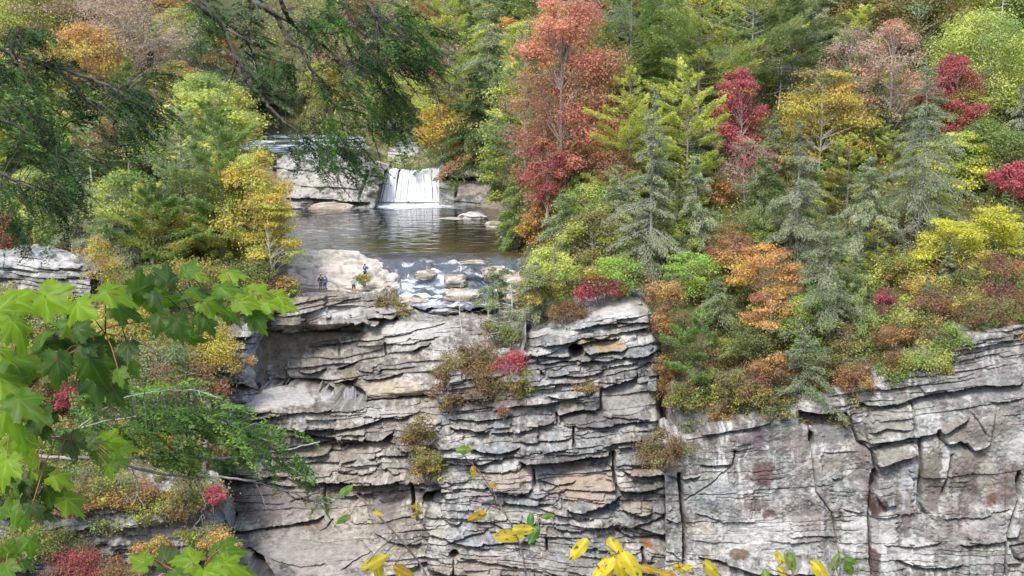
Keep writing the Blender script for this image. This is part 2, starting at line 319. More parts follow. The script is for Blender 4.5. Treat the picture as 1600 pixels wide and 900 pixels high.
# ---- central ledges (left of the pillar), stepping down into the gorge
F_L = [
 under(Z1, [(240, 300), (330, 325), (480, 335), (600, 325), (760, 300), (800, 285)], 2.2, 14),
 under(Z1, [(290, 330), (360, 345), (470, 360)], 2.2, 22),
 under(Z1, [(240, 455), (330, 448), (420, 440), (560, 415), (700, 398)], .7, 5),
 under(Z1, [(780, 290), (860, 300), (930, 268), (990, 238)], 3.0, 6), hole(Z1, 900, 275, 85, 16, 2.2),
 lip(Z1, [(230, 470), (300, 458), (430, 452), (520, 470)], 1.3, 8),
 under(Z1, [(430, 570), (520, 562), (590, 540)], 1.3, 5), under(Z1, [(540, 645), (650, 615), (760, 585)], 1.6, 5),
 under(Z1, [(640, 545), (700, 520), (760, 495)], .9, 4), under(Z1, [(780, 600), (900, 590), (1010, 560)], 1.4, 5),
 under(Z1, [(760, 550), (900, 545), (1080, 530)], .5, 4),
 under(Z1, [(880, 370), (1000, 350), (1246, 290)], .5, 5), under(Z1, [(660, 400), (860, 380), (980, 360)], .5, 4), under(Z1, [(900, 400), (1040, 400), (1200, 370)], .5, 4),
 under(Z1, [(1020, 445), (1100, 420), (1160, 400)], 1.0, 5),
 under(Z1, [(780, 720), (880, 722), (1000, 712), (1150, 705)], .9, 5),
 hole(Z1, 712, 692, 82, 62, 3.6), 
 lip(Z1, [(30, 735), (100, 700), (200, 660), (300, 642), (420, 642), (520, 660), (600, 690), (645, 725)], 2.2, 9),
 under(Z1, [(40, 800), (200, 790), (300, 770)], .5, 4), under(Z1, [(60, 840), (240, 812), (400, 780), (560, 765), (640, 745)], .5, 4),
 under(Z1, [(360, 850), (470, 860), (600, 862), (760, 840), (900, 805), (1040, 800)], 1.6, 6),
 crack(Z1, [(290, 330), (245, 410), (225, 480), (240, 560), (250, 640)], 1.4, 2.5),
 crack(Z1, [(350, 490), (335, 560), (360, 610)], .7, 4),
 crack(Z1, [(655, 330), (650, 400), (660, 460)], .5, 1.4), crack(Z1, [(905, 400), (910, 470)], .4, 1.4),
 lip(Z1, [(640, 760), (760, 735), (900, 725), (1060, 715), (1150, 712)], 1.6, 7),
 under(Z3, [(420, 130), (560, 140), (720, 150), (880, 165), (960, 120)], 2.0, 7), under(Z3, [(430, 190), (520, 180), (650, 175), (780, 190)], 1.1, 5),
 under(Z3, [(380, 300), (500, 285), (680, 280), (760, 262)], .7, 4), under(Z3, [(640, 330), (760, 345), (860, 335)], .8, 4),
 under(Z3, [(420, 370), (560, 375), (640, 385), (760, 395), (870, 375), (990, 370)], 2.4, 6),
 under(Z3, [(800, 270), (900, 262), (1040, 255)], .7, 4), under(Z3, [(870, 320), (940, 340), (990, 350)], 1.2, 5),
 under(Z3, [(40, 640), (130, 640), (260, 625), (400, 605), (500, 580), (580, 572)], 2.6, 6),
 hole(Z3, 70, 612, 26, 28, 3), crack(Z3, [(60, 520), (90, 570), (80, 620)], 1.5, 3),
 hole(Z3, 215, 840, 48, 60, 3), crack(Z3, [(170, 770), (230, 830), (280, 900)], 1.5, 5),
 crack(Z3, [(620, 600), (590, 650), (560, 665)], .9, 1.6), crack(Z3, [(780, 720), (830, 780), (780, 800), (710, 850), (680, 870)], .6, 1.5),
 under(Z3, [(700, 600), (760, 615), (830, 618)], .8, 3), under(Z3, [(830, 650), (920, 700), (1040, 720), (1110, 730)], 1.3, 4),
 under(Z3, [(740, 440), (860, 470), (920, 500)], .5, 3), crack(Z3, [(1050, 390), (1058, 480), (1065, 580)], 1.6, 2.0),
 crack(Z3, [(580, 380), (575, 470), (600, 570)], .7, 1.6), hole(Z3, 1160, 470, 45, 45, 3),
 under(Z3, [(280, 800), (450, 850), (600, 830)], .4, 3), under(Z3, [(440, 700), (560, 720), (700, 740)], .3, 3),
 under(Z3, [(60, 395), (150, 390), (300, 400), (420, 415)], .8, 4),
 crack(Z3, [(340, 440), (420, 490), (560, 500)], .3, 1.2), crack(Z3, [(400, 500), (500, 470)], .3, 1.2),
]
ROUGH_L = [((715, 520), 130, 34, .10), ((560, 545), 130, 20, .25), ((620, 602), 75, 22, .08), ((440, 638), 95, 26, .10), ((450, 565), 60, 34, .12), ((720, 530), 110, 30, .3), ((640, 560), 60, 18, .4), ((480, 550), 70, 30, .3), ((450, 790), 110, 26, .15), ((480, 870), 170, 50, .14), ((430, 640), 75, 22, .2), ((560, 660), 100, 12, .6), ((450, 815), 100, 24, .15), ((520, 860), 140, 38, .22), ((430, 775), 70, 26, .25), ((470, 560), 90, 28, .35), ((440, 640), 95, 24, .55), ((700, 525), 110, 24, .5), ((625, 600), 60, 16, .35), ((590, 540), 80, 26, .6)]
def rough_of(px, py, lst, base=1.0):
    r = np.full(px.shape, base)
    for (cx, cy), rx, ry, val in lst:
        q = ((px-cx)/rx)**2+((py-cy)/ry)**2; r = r+(val-r)*(1-sm(.6, 1.3, q))
    return r
def Y_L(px, py):
    A = np.interp(py, [455, 505, 513, 560, 600, 608, 620, 640, 668, 755, 812, 824, 860, 900, 980], [126.6, 125.0, 127.2, 126.2, 124.6, 122.4, 120.2, 118.2, 116.4, 114.4, 113.2, 112.4, 109.0, 105.5, 102])
    B = np.interp(py, [455, 490, 500, 525, 550, 575, 600, 625, 650, 700, 760, 820, 900, 980], [127, 125.3, 124.2, 121.0, 118.4, 117.4, 115.8, 115.2, 113.6, 112.0, 110.6, 109, 106, 103.5])
    w = sm(520, 660, px+(fbm(py/40, px/200, 310, 2)-.5)*60); bump = -3.4*np.exp(-((px-440)/85)**2)*np.exp(-((py-640)/26)**2)-1.6*np.exp(-((px-520)/110)**2)*np.exp(-((py-870)/40)**2)
    return A*(1-w)+B*w+bump+sm(400, 335, px)*2.5+(fbm(px/70, py/50, 301, 3)-.5)*2.0
def disp_L(px, py):
    r = rough_of(px, py, ROUGH_L)
    tilt = np.interp(py, [480, 560, 640, 720, 900], [.16, .10, .05, .02, .10])*(px-540)
    a, k, t, kd = strata(px, py, 11, tilt, 3.6, 18., .75, r, 46, 7, .40)
    b, k2, t2, _ = strata(px, py, 23, tilt, 12., 34., 1.1, .12+.88*r, 90, 14, .5)
    return a+b+apply_feats(px, py, F_L), k
ST_L = [(Z1, 1050, 340, 300, 60, LIGHT*np.array([1.0, .97, .92]), .6), (Z1, 1000, 640, 150, 45, np.array([.50, .42, .33]), .6), (Z1, 450, 170, 330, 45, TAN*.85, .7), (Z1, 300, 380, 70, 90, DARK*.6, .8), (Z1, 500, 400, 200, 30, DARK*.8, .6), (Z1, 330, 540, 45, 75, DARK, .6), (Z1, 400, 480, 180, 60, GREY*.8, .6),  # dark patches paint the overhang's shade into the rock colour
 (Z1, 900, 650, 130, 50, np.array([.56, .47, .36]), .8), (Z1, 720, 590, 60, 50, np.array([.24, .2, .1]), .7), (Z1, 700, 640, 70, 40, DARK*.5, .8), (Z1, 1100, 340, 180, 60, LIGHT, .7),  # darkest patch: painted shade in the recess of the small fall
 (Z1, 330, 700, 290, 55, LIGHT*1.1, .9), (Z1, 260, 420, 60, 110, DARK*.6, .8), (Z1, 420, 350, 200, 22, DARK*.4, .8), (Z1, 600, 250, 330, 16, LIGHT, .6), (Z1, 560, 590, 160, 30, LIGHT*.95, .6), (Z1, 1000, 320, 260, 30, LIGHT*1.05, .7), (Z1, 180, 810, 110, 22, np.array([.24, .2, .2]), .8), (Z1, 900, 790, 200, 50, LIGHT, .6),  # the two dark patches add more painted shade under the overhang
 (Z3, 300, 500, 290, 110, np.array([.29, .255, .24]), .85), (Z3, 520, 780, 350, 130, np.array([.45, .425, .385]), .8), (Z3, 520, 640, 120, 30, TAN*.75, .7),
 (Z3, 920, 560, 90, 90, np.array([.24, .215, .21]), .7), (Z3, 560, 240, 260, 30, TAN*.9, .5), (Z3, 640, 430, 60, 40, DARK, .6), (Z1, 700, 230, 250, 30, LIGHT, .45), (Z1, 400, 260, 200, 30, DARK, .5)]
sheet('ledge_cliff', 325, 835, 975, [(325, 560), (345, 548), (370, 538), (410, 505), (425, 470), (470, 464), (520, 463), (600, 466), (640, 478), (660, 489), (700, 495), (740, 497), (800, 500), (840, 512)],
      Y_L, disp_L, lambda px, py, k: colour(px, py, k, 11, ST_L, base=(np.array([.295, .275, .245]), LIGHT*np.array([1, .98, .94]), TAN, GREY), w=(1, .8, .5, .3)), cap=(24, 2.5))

# ---- buttress left of the dark overhang
def Y_B(px, py): e = np.interp(py, [495, 530, 570, 600, 640, 660], [426, 410, 401, 408, 420, 424])+(vn(py/9, py*0, 12)-.5)*6; return np.interp(py, [500, 560, 620, 700], [118.5, 117.8, 117, 115.5])+14*sm(e-7, e+3, px)+2*sm(e-25, e-6, px)+(fbm(px/30, py/30, 305, 3)-.5)*1.5+.9*np.cos((px-370)/40*1.2)
def disp_B(px, py):
    a, k, t, kd = strata(px, py, 31, (px-370)*.05, 3, 12, .5, rough_of(px, py, [((385, 570), 30, 28, .3)]), 30, 6, .5)
    return a+apply_feats(px, py, [under(Z1, [(0, 600), (100, 620), (250, 650)], 1.4, 6), under(Z1, [(90, 430), (170, 430), (260, 400)], .8, 4), under(Z1, [(80, 370), (180, 365), (290, 355)], .8, 4)]), k
sheet('buttress_cliff', 318, 424, 660, [(318, 572), (345, 545), (372, 520), (400, 503), (416, 492), (424, 500)], Y_B, disp_B,
      lambda px, py, k: colour(px, py, k, 32, [(Z1, 200, 480, 70, 110, LIGHT*.9, .7), (Z1, 60, 650, 110, 40, DARK, .6)]), cap=(20, 4))

# ---- the pillar and the wall of thin beds under it
F_P = [
 under(Z2, [(630, 375), (700, 360), (800, 340), (900, 325), (1000, 300), (1180, 290), (1330, 290)], .8, 4),
 under(Z2, [(640, 420), (730, 415), (790, 400), (920, 385)], .9, 4), under(Z2, [(930, 380), (1050, 370), (1160, 340), (1330, 330)], .9, 4),
 under(Z2, [(860, 420), (960, 400), (1050, 385), (1150, 375)], 1.2, 5), hole(Z2, 900, 445, 42, 34, 3.2),
 under(Z2, [(930, 440), (1010, 465), (1100, 440), (1180, 430)], 1.3, 4), under(Z2, [(650, 470), (760, 470), (870, 470)], 1.0, 4),
 under(Z2, [(1180, 480), (1250, 475), (1330, 460)], 1.2, 5), under(Z2, [(680, 520), (780, 505), (920, 490), (1060, 500), (1180, 470)], .9, 4),
 under(Z2, [(700, 545), (740, 575)], 1.8, 6), under(Z2, [(740, 580), (860, 575), (1000, 570), (1080, 545)], .8, 4),
 under(Z2, [(640, 640), (760, 620), (900, 610), (1010, 600)], .6, 3),
 under(Z2, [(1020, 650), (1120, 618), (1210, 590), (1240, 570)], 1.8, 9),
 under(Z2, [(740, 690), (860, 700), (960, 685), (1010, 670)], .8, 4), under(Z2, [(620, 740), (700, 750), (780, 730)], .7, 4),
 under(Z2, [(780, 800), (880, 770), (960, 755), (1040, 745)], 2.0, 8), crack(Z2, [(1040, 650), (1035, 720), (1040, 780)], .8, 1.6),
 under(Z2, [(1040, 790), (1150, 805), (1300, 805)], .8, 5), 
 under(Z4, [(215, 100), (290, 105), (380, 110), (440, 120)], 2.2, 6), under(Z4, [(200, 60), (330, 62), (470, 45), (560, 30)], .9, 4),
 under(Z4, [(440, 130), (560, 120), (700, 85), (790, 60)], 1.0, 4), under(Z4, [(820, 90), (1000, 85), (1180, 70), (1300, 65)], 1.1, 5),
 under(Z4, [(280, 185), (360, 210), (470, 225), (600, 205)], 1.6, 6), under(Z4, [(600, 180), (720, 170), (890, 150)], .9, 4),
 under(Z4, [(600, 235), (740, 225), (860, 200)], .7, 4), crack(Z4, [(888, 100), (890, 150), (888, 190)], 1.2, 1.6), crack(Z4, [(795, 30), (800, 90)], .8, 1.5),
 under(Z4, [(590, 280), (700, 272), (840, 262), (960, 240), (1100, 225)], 2.8, 11),
 crack(Z4, [(1105, 240), (1100, 320), (1115, 400), (1130, 450)], 1.4, 2),
 under(Z4, [(400, 400), (480, 440), (590, 448), (680, 435)], 1.6, 5), under(Z4, [(660, 380), (720, 400), (800, 420), (910, 390)], 1.0, 5),
 under(Z4, [(380, 340), (500, 330), (660, 320)], .6, 4), crack(Z4, [(670, 350), (680, 430)], .8, 1.8),
 under(Z4, [(690, 435), (760, 430), (830, 425)], .5, 3), under(Z4, [(840, 535), (950, 535), (1060, 500), (1140, 478)], 2.6, 7),
 under(Z4, [(1150, 330), (1250, 348), (1350, 348), (1450, 345)], 2.0, 6), under(Z4, [(1130, 430), (1220, 435), (1310, 432)], 1.4, 5), under(Z4, [(1150, 550), (1250, 575), (1330, 560)], 1.1, 4),
 under(Z4, [(500, 500), (640, 515), (790, 500)], .6, 4), under(Z4, [(180, 600), (250, 620), (290, 605)], 1.2, 5),
 under(Z4, [(70, 660), (160, 680), (230, 700), (320, 680), (420, 670)], .8, 5), under(Z4, [(180, 700), (300, 735), (420, 720), (560, 715), (700, 710)], 1.0, 5),
 under(Z4, [(420, 610), (520, 650), (640, 640), (690, 600)], .8, 4), under(Z4, [(700, 545), (830, 560), (900, 590), (1010, 600)], .8, 4),
 under(Z4, [(770, 640), (900, 660), (1000, 650), (1110, 620)], .8, 4), under(Z4, [(860, 740), (1000, 745), (1150, 770), (1260, 780)], .9, 4), under(Z4, [(1110, 655), (1200, 690), (1300, 700), (1440, 690)], .8, 4),
 under(Z4, [(170, 780), (300, 800), (440, 830), (590, 850)], .7, 4), under(Z4, [(1150, 640), (1290, 610), (1400, 570)], .6, 3),
 hole(Z4, 130, 465, 48, 38, 3.5), hole(Z4, 240, 790, 28, 30, 1.6), under(Z4, [(200, 300), (310, 310), (440, 300)], .7, 4), under(Z4, [(220, 260), (320, 262), (400, 270)], .6, 3),
 crack(Z4, [(740, 700), (745, 770)], .8, 1.5), crack(Z4, [(1262, 760), (1268, 840)], 1.2, 2), crack(Z4, [(240, 800), (235, 900)], .6, 1.5),
]
ROUGH_P = [((950, 482), 60, 16, .25), ((860, 512), 40, 10, .35), ((975, 625), 50, 26, .12), ((905, 735), 45, 30, .3), ((700, 840), 30, 40, .3), ((860, 870), 120, 26, .35), ((790, 795), 50, 14, .4), ((950, 480), 50, 8, .4)]
def Y_P(px, py):
    y = np.interp(py, [460, 530, 640, 700, 800, 900, 980], [111.6, 110.2, 108.6, 107, 105, 103, 101.5])
    tl = np.interp(px, [822, 850, 880, 905, 930, 950, 985, 1012, 1036], [528, 515, 505, 488, 480, 470, 466, 480, 540]); y = y+4.5*(1-sm(0, 30, py-tl))**1.5*(px > 822)
    y = y+np.interp(px, [655, 700, 760, 830, 1000, 1032, 1050, 1080], [3.5, 1.2, 1.0, 0, 0, .6, 1.5, 0])*1.0
    e = np.interp(py, [560, 600, 640, 700, 760, 800, 860, 980], [700, 694, 688, 668, 690, 664, 668, 664])+(fbm(py/16, py*0, 19, 3)-.5)*18; y = y+9*sm(e+4, e-9, px)
    # right-hand corner of the pillar wraps away above the foot
    y = y+9*sm(1024, 1046, px)*sm(690, 640, py)
    y = y-sm(1010, 1090, px)*sm(650, 720, py)*2.5
    return y+(fbm(px/60, py/40, 302, 3)-.5)*1.8
def disp_P(px, py):
    r = rough_of(px, py, ROUGH_P)
    tilt = np.interp(py, [460, 560, 640, 740, 800, 900], [.20, .16, .10, .07, -.06, -.10])*(px-860)
    a, k, t, kd = strata(px, py, 47, tilt, 3.0, 13., .62, r, 34, 5, .48)
    b, k2, t2, _ = strata(px, py, 53, tilt, 10., 26., .9, .3+.7*r, 70, 12, .5)
    return a+b*.8+apply_feats(px, py, F_P), k
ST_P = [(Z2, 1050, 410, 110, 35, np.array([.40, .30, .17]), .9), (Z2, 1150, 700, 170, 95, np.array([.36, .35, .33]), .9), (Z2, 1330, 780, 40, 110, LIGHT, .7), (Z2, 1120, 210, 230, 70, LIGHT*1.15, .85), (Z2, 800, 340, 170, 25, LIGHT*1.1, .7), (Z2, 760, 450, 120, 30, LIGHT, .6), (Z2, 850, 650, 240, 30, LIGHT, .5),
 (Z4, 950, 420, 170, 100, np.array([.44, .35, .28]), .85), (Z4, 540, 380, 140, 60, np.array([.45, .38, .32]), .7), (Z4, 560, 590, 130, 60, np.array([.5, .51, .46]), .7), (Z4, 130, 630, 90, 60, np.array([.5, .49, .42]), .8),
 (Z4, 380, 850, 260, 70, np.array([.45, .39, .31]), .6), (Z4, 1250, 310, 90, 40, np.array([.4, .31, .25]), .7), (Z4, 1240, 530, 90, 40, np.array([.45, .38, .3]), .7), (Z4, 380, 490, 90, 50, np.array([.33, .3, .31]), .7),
 (Z4, 850, 850, 300, 60, np.array([.36, .33, .3]), .5), (Z4, 130, 460, 60, 50, DARK*.4, .9), (Z4, 1290, 735, 30, 18, np.array([.4, .16, .05]), .8), (Z2, 400, 700, 250, 90, np.array([.22, .18, .17]), .7), (Z2, 860, 735, 50, 25, np.array([.5, .43, .3]), .8),  # dark patch in the hole is shade painted into the colour
 (Z4, 1000, 60, 250, 40, DARK*1.2, .6), (Z4, 900, 270, 200, 30, DARK*.9, .6)]  # dark bands paint shade along the undercuts
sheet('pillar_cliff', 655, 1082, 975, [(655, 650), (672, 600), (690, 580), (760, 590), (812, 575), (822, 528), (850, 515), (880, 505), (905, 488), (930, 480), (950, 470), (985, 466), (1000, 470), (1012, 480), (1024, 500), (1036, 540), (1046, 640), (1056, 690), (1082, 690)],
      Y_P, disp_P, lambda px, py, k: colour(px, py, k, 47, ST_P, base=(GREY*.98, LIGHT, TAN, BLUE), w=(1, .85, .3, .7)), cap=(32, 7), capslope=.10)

# ---- the tall right-hand wall
F_R = [
 under(Z5, [(600, 215), (700, 222), (790, 212), (835, 260)], 2.4, 13), under(Z5, [(850, 190), (1000, 180), (1150, 140), (1330, 110), (1535, 100)], 1.6, 8),
 under(Z5, [(840, 250), (950, 200), (1060, 190)], .6, 5), under(Z5, [(880, 300), (960, 280), (1070, 290)], .8, 5), under(Z5, [(850, 340), (960, 330), (1090, 315), (1190, 300), (1300, 240)], 1.5, 6),
 under(Z5, [(885, 365), (1000, 350), (1110, 330)], .9, 4), under(Z5, [(920, 440), (1000, 410), (1080, 390)], 1.2, 5),
 poly(Z5, [(905, 380), (1090, 325), (1085, 390), (925, 440)], -.7), poly(Z5, [(870, 230), (1070, 190), (1090, 310), (885, 365)], -.6),
 poly(Z5, [(1185, 300), (1300, 210), (1410, 190), (1385, 350), (1320, 375), (1290, 340), (1200, 350)], -.5),
 crack(Z5, [(1300, 205), (1340, 260), (1370, 310)], .4, 1), under(Z5, [(1185, 350), (1260, 335), (1320, 372), (1390, 355)], .9, 4),
 crack(Z5, [(1240, 400), (1220, 500), (1200, 560)], .5, 2), crack(Z5, [(1100, 330), (1110, 450), (1100, 600), (1130, 650)], .6, 2.5),
 crack(Z5, [(645, 250), (660, 350), (665, 450), (680, 560), (740, 640), (770, 800), (775, 900)], .45, .9), hole(Z5, 660, 340, 12, 35, 1.4),
 crack(Z5, [(820, 260), (850, 350), (905, 380), (925, 470), (905, 540), (890, 640), (900, 750), (905, 900)], 1.1, 1.3),
 hole(Z5, 918, 505, 18, 45, 1.6), crack(Z5, [(1510, 470), (1520, 560), (1490, 650), (1460, 740), (1460, 900)], 1.0, 1.3), hole(Z5, 1512, 520, 14, 55, 1.8),
 crack(Z5, [(110, 480), (120, 600), (130, 700), (130, 850)], 2.0, 2.2), crack(Z5, [(130, 590), (230, 530), (330, 440), (340, 380)], .5, 1.1),
 under(Z5, [(0, 480), (60, 480), (130, 495), (200, 490)], 1.3, 5), under(Z5, [(160, 320), (300, 300), (400, 285), (500, 265)], .8, 5), under(Z5, [(190, 440), (260, 440), (330, 430)], 1.0, 5),
 under(Z5, [(880, 655), (960, 660), (1020, 650)], .5, 4), under(Z5, [(1270, 770), (1350, 765), (1450, 745), (1530, 720)], 1.1, 5), under(Z5, [(1190, 665), (1350, 655), (1490, 620)], .5, 4),
 under(Z5, [(190, 820), (260, 830), (330, 850), (420, 880), (600, 885), (750, 895)], 1.8, 6), under(Z5, [(1010, 835), (1100, 860), (1200, 865), (1290, 850)], 1.3, 5), under(Z5, [(950, 770), (1050, 780), (1200, 760)], .5, 4),
 under(Z5, [(780, 620), (880, 640)], .5, 3), under(Z5, [(560, 740), (680, 730), (760, 740)], .5, 3), under(Z5, [(0, 650), (60, 660), (120, 690)], .8, 4), under(Z5, [(0, 780), (80, 800), (130, 850)], .8, 4),
 under(Z5, [(170, 640), (300, 670)], .5, 3), under(Z5, [(740, 500), (790, 495)], .9, 4), under(Z5, [(700, 390), (860, 388)], .35, 2), crack(Z5, [(1530, 770), (1480, 780), (1500, 830), (1530, 840)], .6, 2),
 poly(Z5, [(920, 560), (1000, 530), (1000, 600), (940, 600)], -.6), under(Z5, [(1380, 180), (1535, 170)], .4, 3), crack(Z5, [(1070, 190), (1075, 290)], .8, 2), crack(Z5, [(1180, 300), (1200, 345)], 1.2, 2.5),
]
ROUGH_R = [((1440, 690), 80, 80, .25), ((1300, 680), 50, 60, .25), ((1400, 760), 120, 60, .35), ((1180, 720), 60, 60, .45)]
def Y_R(px, py):
    y = np.interp(px, [1040, 1080, 1250, 1330, 1420, 1600, 1700], [103, 101.8, 99.2, 98.6, 97.0, 95.4, 94.6])+np.interp(py, [500, 640, 980], [2.0, 1.0, -2.0])
    return y+(fbm(px/80, py/60, 303, 3)-.5)*1.6
def disp_R(px, py):
    r = rough_of(px, py, ROUGH_R, .35)*(.15+1.1*sm(.45, .6, fbm(px/60, py/40, 8, 3)))
    tilt = np.interp(py, [500, 620, 760, 900], [.16, .14, .06, -.02])*(px-1300)
    a, k, t, kd = strata(px, py, 61, tilt, 5, 24., .30, r, 60, 8, .22)
    b, k2, t2, _ = strata(px, py, 67, tilt, 30., 80., .8, .45, 110, 8, .25)
    top = 1-sm(10, 60, py-np.interp(px, [1050, 1330, 1450, 1600], [690, 620, 590, 515]))
    c, k3, t3, _ = strata(px, py, 68, tilt, 3., 8., .5, 1., 60, 6, .4)
    vflute = (vn(px/5.5, py/90, 69)-.5)*.25*sm(690, 760, py)
    return a+b+c*top*sm(1280, 1340, px)+vflute+apply_feats(px, py, F_R)*.62, k
WH = np.array([.62, .62, .61]); BR = np.array([.215, .19, .165])
ST_R = [(Z5, 740, 280, 100, 90, np.array([.2, .195, .2]), .85), (Z5, 460, 480, 55, 60, PURP*1.2, .9), (Z5, 430, 330, 60, 40, np.array([.17, .14, .16]), .8), (Z5, 600, 340, 60, 50, np.array([.25, .21, .19]), .7),
 (Z5, 430, 610, 30, 30, PURP*1.2, .85), (Z5, 490, 660, 35, 40, PURP*1.2, .85), (Z5, 930, 620, 38, 45, PURP*.9, 1.), (Z5, 920, 800, 26, 110, PURP*1.1, .9), (Z5, 870, 440, 40, 110, ROSE*.8, .8), (Z5, 900, 560, 20, 70, PURP, .8),
 (Z5, 1160, 520, 55, 130, BR, .95), (Z5, 1310, 480, 90, 110, BR*1.1, .95), (Z5, 1280, 290, 100, 60, BR*1.15, .9), (Z5, 1440, 260, 90, 60, BR*1.4, .6), (Z5, 1400, 560, 25, 60, np.array([.2, .11, .08]), .9), (Z5, 1460, 520, 60, 90, np.array([.2, .16, .15]), .85),
 (Z5, 980, 400, 90, 40, np.array([.33, .32, .27]), .8), (Z5, 960, 260, 90, 50, np.array([.3, .29, .25]), .8), (Z5, 420, 740, 250, 90, WH, .75), (Z5, 820, 720, 60, 110, WH, .8), (Z5, 960, 720, 60, 80, WH*.95, .7), (Z5, 1060, 520, 40, 120, np.array([.5, .5, .53]), .8), (Z5, 1210, 440, 22, 90, WH*.9, .85),
 (Z5, 1080, 800, 100, 60, WH, .7), (Z5, 1400, 700, 120, 40, WH*.85, .7), (Z5, 1380, 500, 40, 90, np.array([.5, .48, .42]), .6), (Z5, 640, 680, 60, 80, np.array([.36, .31, .29]), .7), (Z5, 1060, 640, 20, 100, ROSE*.9, .8), (Z5, 1240, 620, 60, 40, ROSE, .7), (Z5, 360, 810, 40, 30, np.array([.16, .11, .07]), .9),
 (Z5, 1330, 110, 240, 60, np.array([.25, .25, .25]), .7), (Z5, 1250, 720, 120, 25, ROSE*1.1, .6), (Z5, 260, 560, 120, 60, BLUE*1.1, .6), (Z5, 1510, 380, 50, 60, WH*.9, .6), (Z5, 700, 440, 80, 40, np.array([.28, .25, .22]), .7), (Z5, 1440, 850, 80, 50, np.array([.4, .38, .4]), .6), (Z5, 180, 690, 60, 40, np.array([.42, .36, .3]), .5)]
sheet('right_cliff', 1040, 1700, 975, [(1040, 700), (1060, 690), (1110, 672), (1160, 662), (1250, 634), (1330, 610), (1400, 590), (1450, 570), (1490, 545), (1520, 528), (1560, 515), (1600, 508), (1700, 490)],
      Y_R, disp_R, lambda px, py, k: colour(px, py, k, 61, ST_R, base=(np.array([.30, .305, .285]), LIGHT*1.05, ROSE*1.05, np.array([.34, .36, .345])), w=(1, .85, .45, .8), kk=.03, streak=1), cap=(24, 6), capslope=.12)

# ---- left cliff under the shrubs
def Y_LL(px, py): return 14*sm(0, 14, px-np.interp(py, [780, 830, 880, 975], [325, 340, 362, 385])-(fbm(py/14, py*0, 8, 3)-.5)*16)+np.interp(py, [740, 980], [99.5, 97])+(fbm(px/60, py/40, 304, 3)-.5)*3
def disp_LL(px, py):
    a, k, t, kd = strata(px, py, 71, (px-200)*.05, 3, 14, .5, .8, 40, 8, .6); b, *_ = strata(px, py, 72, (px-200)*.05, 20, 50, 1.2, 1, 60, 8, .6)
    return a+b, k
sheet('left_cliff', -120, 385, 975, [(-120, 770), (0, 775), (60, 765), (130, 775), (230, 765), (320, 772), (350, 800), (385, 880)], Y_LL, disp_LL,
      lambda px, py, k: colour(px, py, k, 71, [(P0, 290, 830, 80, 30, WH*.9, .7)], w=(1, .8, .2, .8)), cap=(24, 4), capslope=.15)
# ---- slab on the left among the trees
def Y_S(px, py): return 121.5+(440-py)*.06+(fbm(px/30, py/30, 306, 3)-.5)*2
def disp_S(px, py):
    a, k, t, kd = strata(px, py, 81, -(px-60)*.08, 3, 9, .7, 1, 50, 5, .6); return a, k
sheet('slab_outcrop', -60, 140, 465, [(-60, 405), (0, 401), (40, 400), (70, 404), (110, 412), (140, 428)], Y_S, disp_S,
      lambda px, py, k: colour(px, py, k, 81, [(P0, 60, 410, 70, 8, LIGHT*1.1, .8)], w=(1, .9, .2, .6)), cap=(24, 5), capslope=.1)

# ---- rock either side of the upper falls
def mk_far(name, x0, x1, bot, top, Yb, seed, stain_shade, feats, lean=.05, cap=9, tilt=-.1, edge=None):
    def Yf(px, py): return (7*sm(-3, 4, px-edge(py)) if edge else 0)+Yb-(py-np.interp(px, [p[0] for p in top], [p[1] for p in top]))*lean+(fbm(px/25, py/18, seed, 3)-.5)*2.2
    def df(px, py):
        a, k, t, kd = strata(px, py, seed, (px-x0)*tilt, 4, 18, .8, .5, 30, 6, .4); return a+apply_feats(px, py, feats), k
    sheet(name, x0, x1, bot, top, Yf, df, lambda px, py, k: colour(px, py, k, seed, stain_shade), step=.8, cap=(32, cap), capslope=.04)
ZF = (400, 180, 2.813)
mk_far('falls_rock_shelf', 432, 600, 330, [(432, 250), (445, 250), (480, 249), (520, 254), (560, 256), (585, 262), (600, 268)], 190, 91,
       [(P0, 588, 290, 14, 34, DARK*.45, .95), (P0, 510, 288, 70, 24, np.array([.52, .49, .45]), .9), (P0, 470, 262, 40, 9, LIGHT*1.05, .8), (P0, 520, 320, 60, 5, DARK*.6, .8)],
       [under(P0, [(440, 308), (500, 310), (540, 314), (580, 316)], 1.6, 3), crack(P0, [(575, 268), (568, 290), (560, 312)], .8, 1.6)], cap=12, edge=lambda py: 603-(py-268)*.26+(vn(py/5, py*0, 3)-.5)*6)
mk_far('falls_rock_wall', 686, 800, 322, [(686, 262), (700, 262), (720, 266), (750, 272), (800, 285)], 193, 95,
       [(P0, 705, 270, 20, 22, DARK*.5, .9), (P0, 740, 278, 50, 6, DARK*.5, .8), (P0, 740, 296, 40, 10, np.array([.36, .31, .27]), .8)],  # thin dark band is painted shade under the overhang
       [under(P0, [(690, 276), (720, 277), (760, 275), (790, 280)], 2.2, 4), crack(P0, [(715, 278), (712, 308)], 1.2, 1.5)])
mk_far('upper_river_rock', 606, 690, 262, [(606, 236), (620, 228), (645, 222), (665, 226), (680, 240), (690, 250)], 212, 97, [(P0, 650, 240, 40, 12, LIGHT*1.05, .8)], [], cap=6)
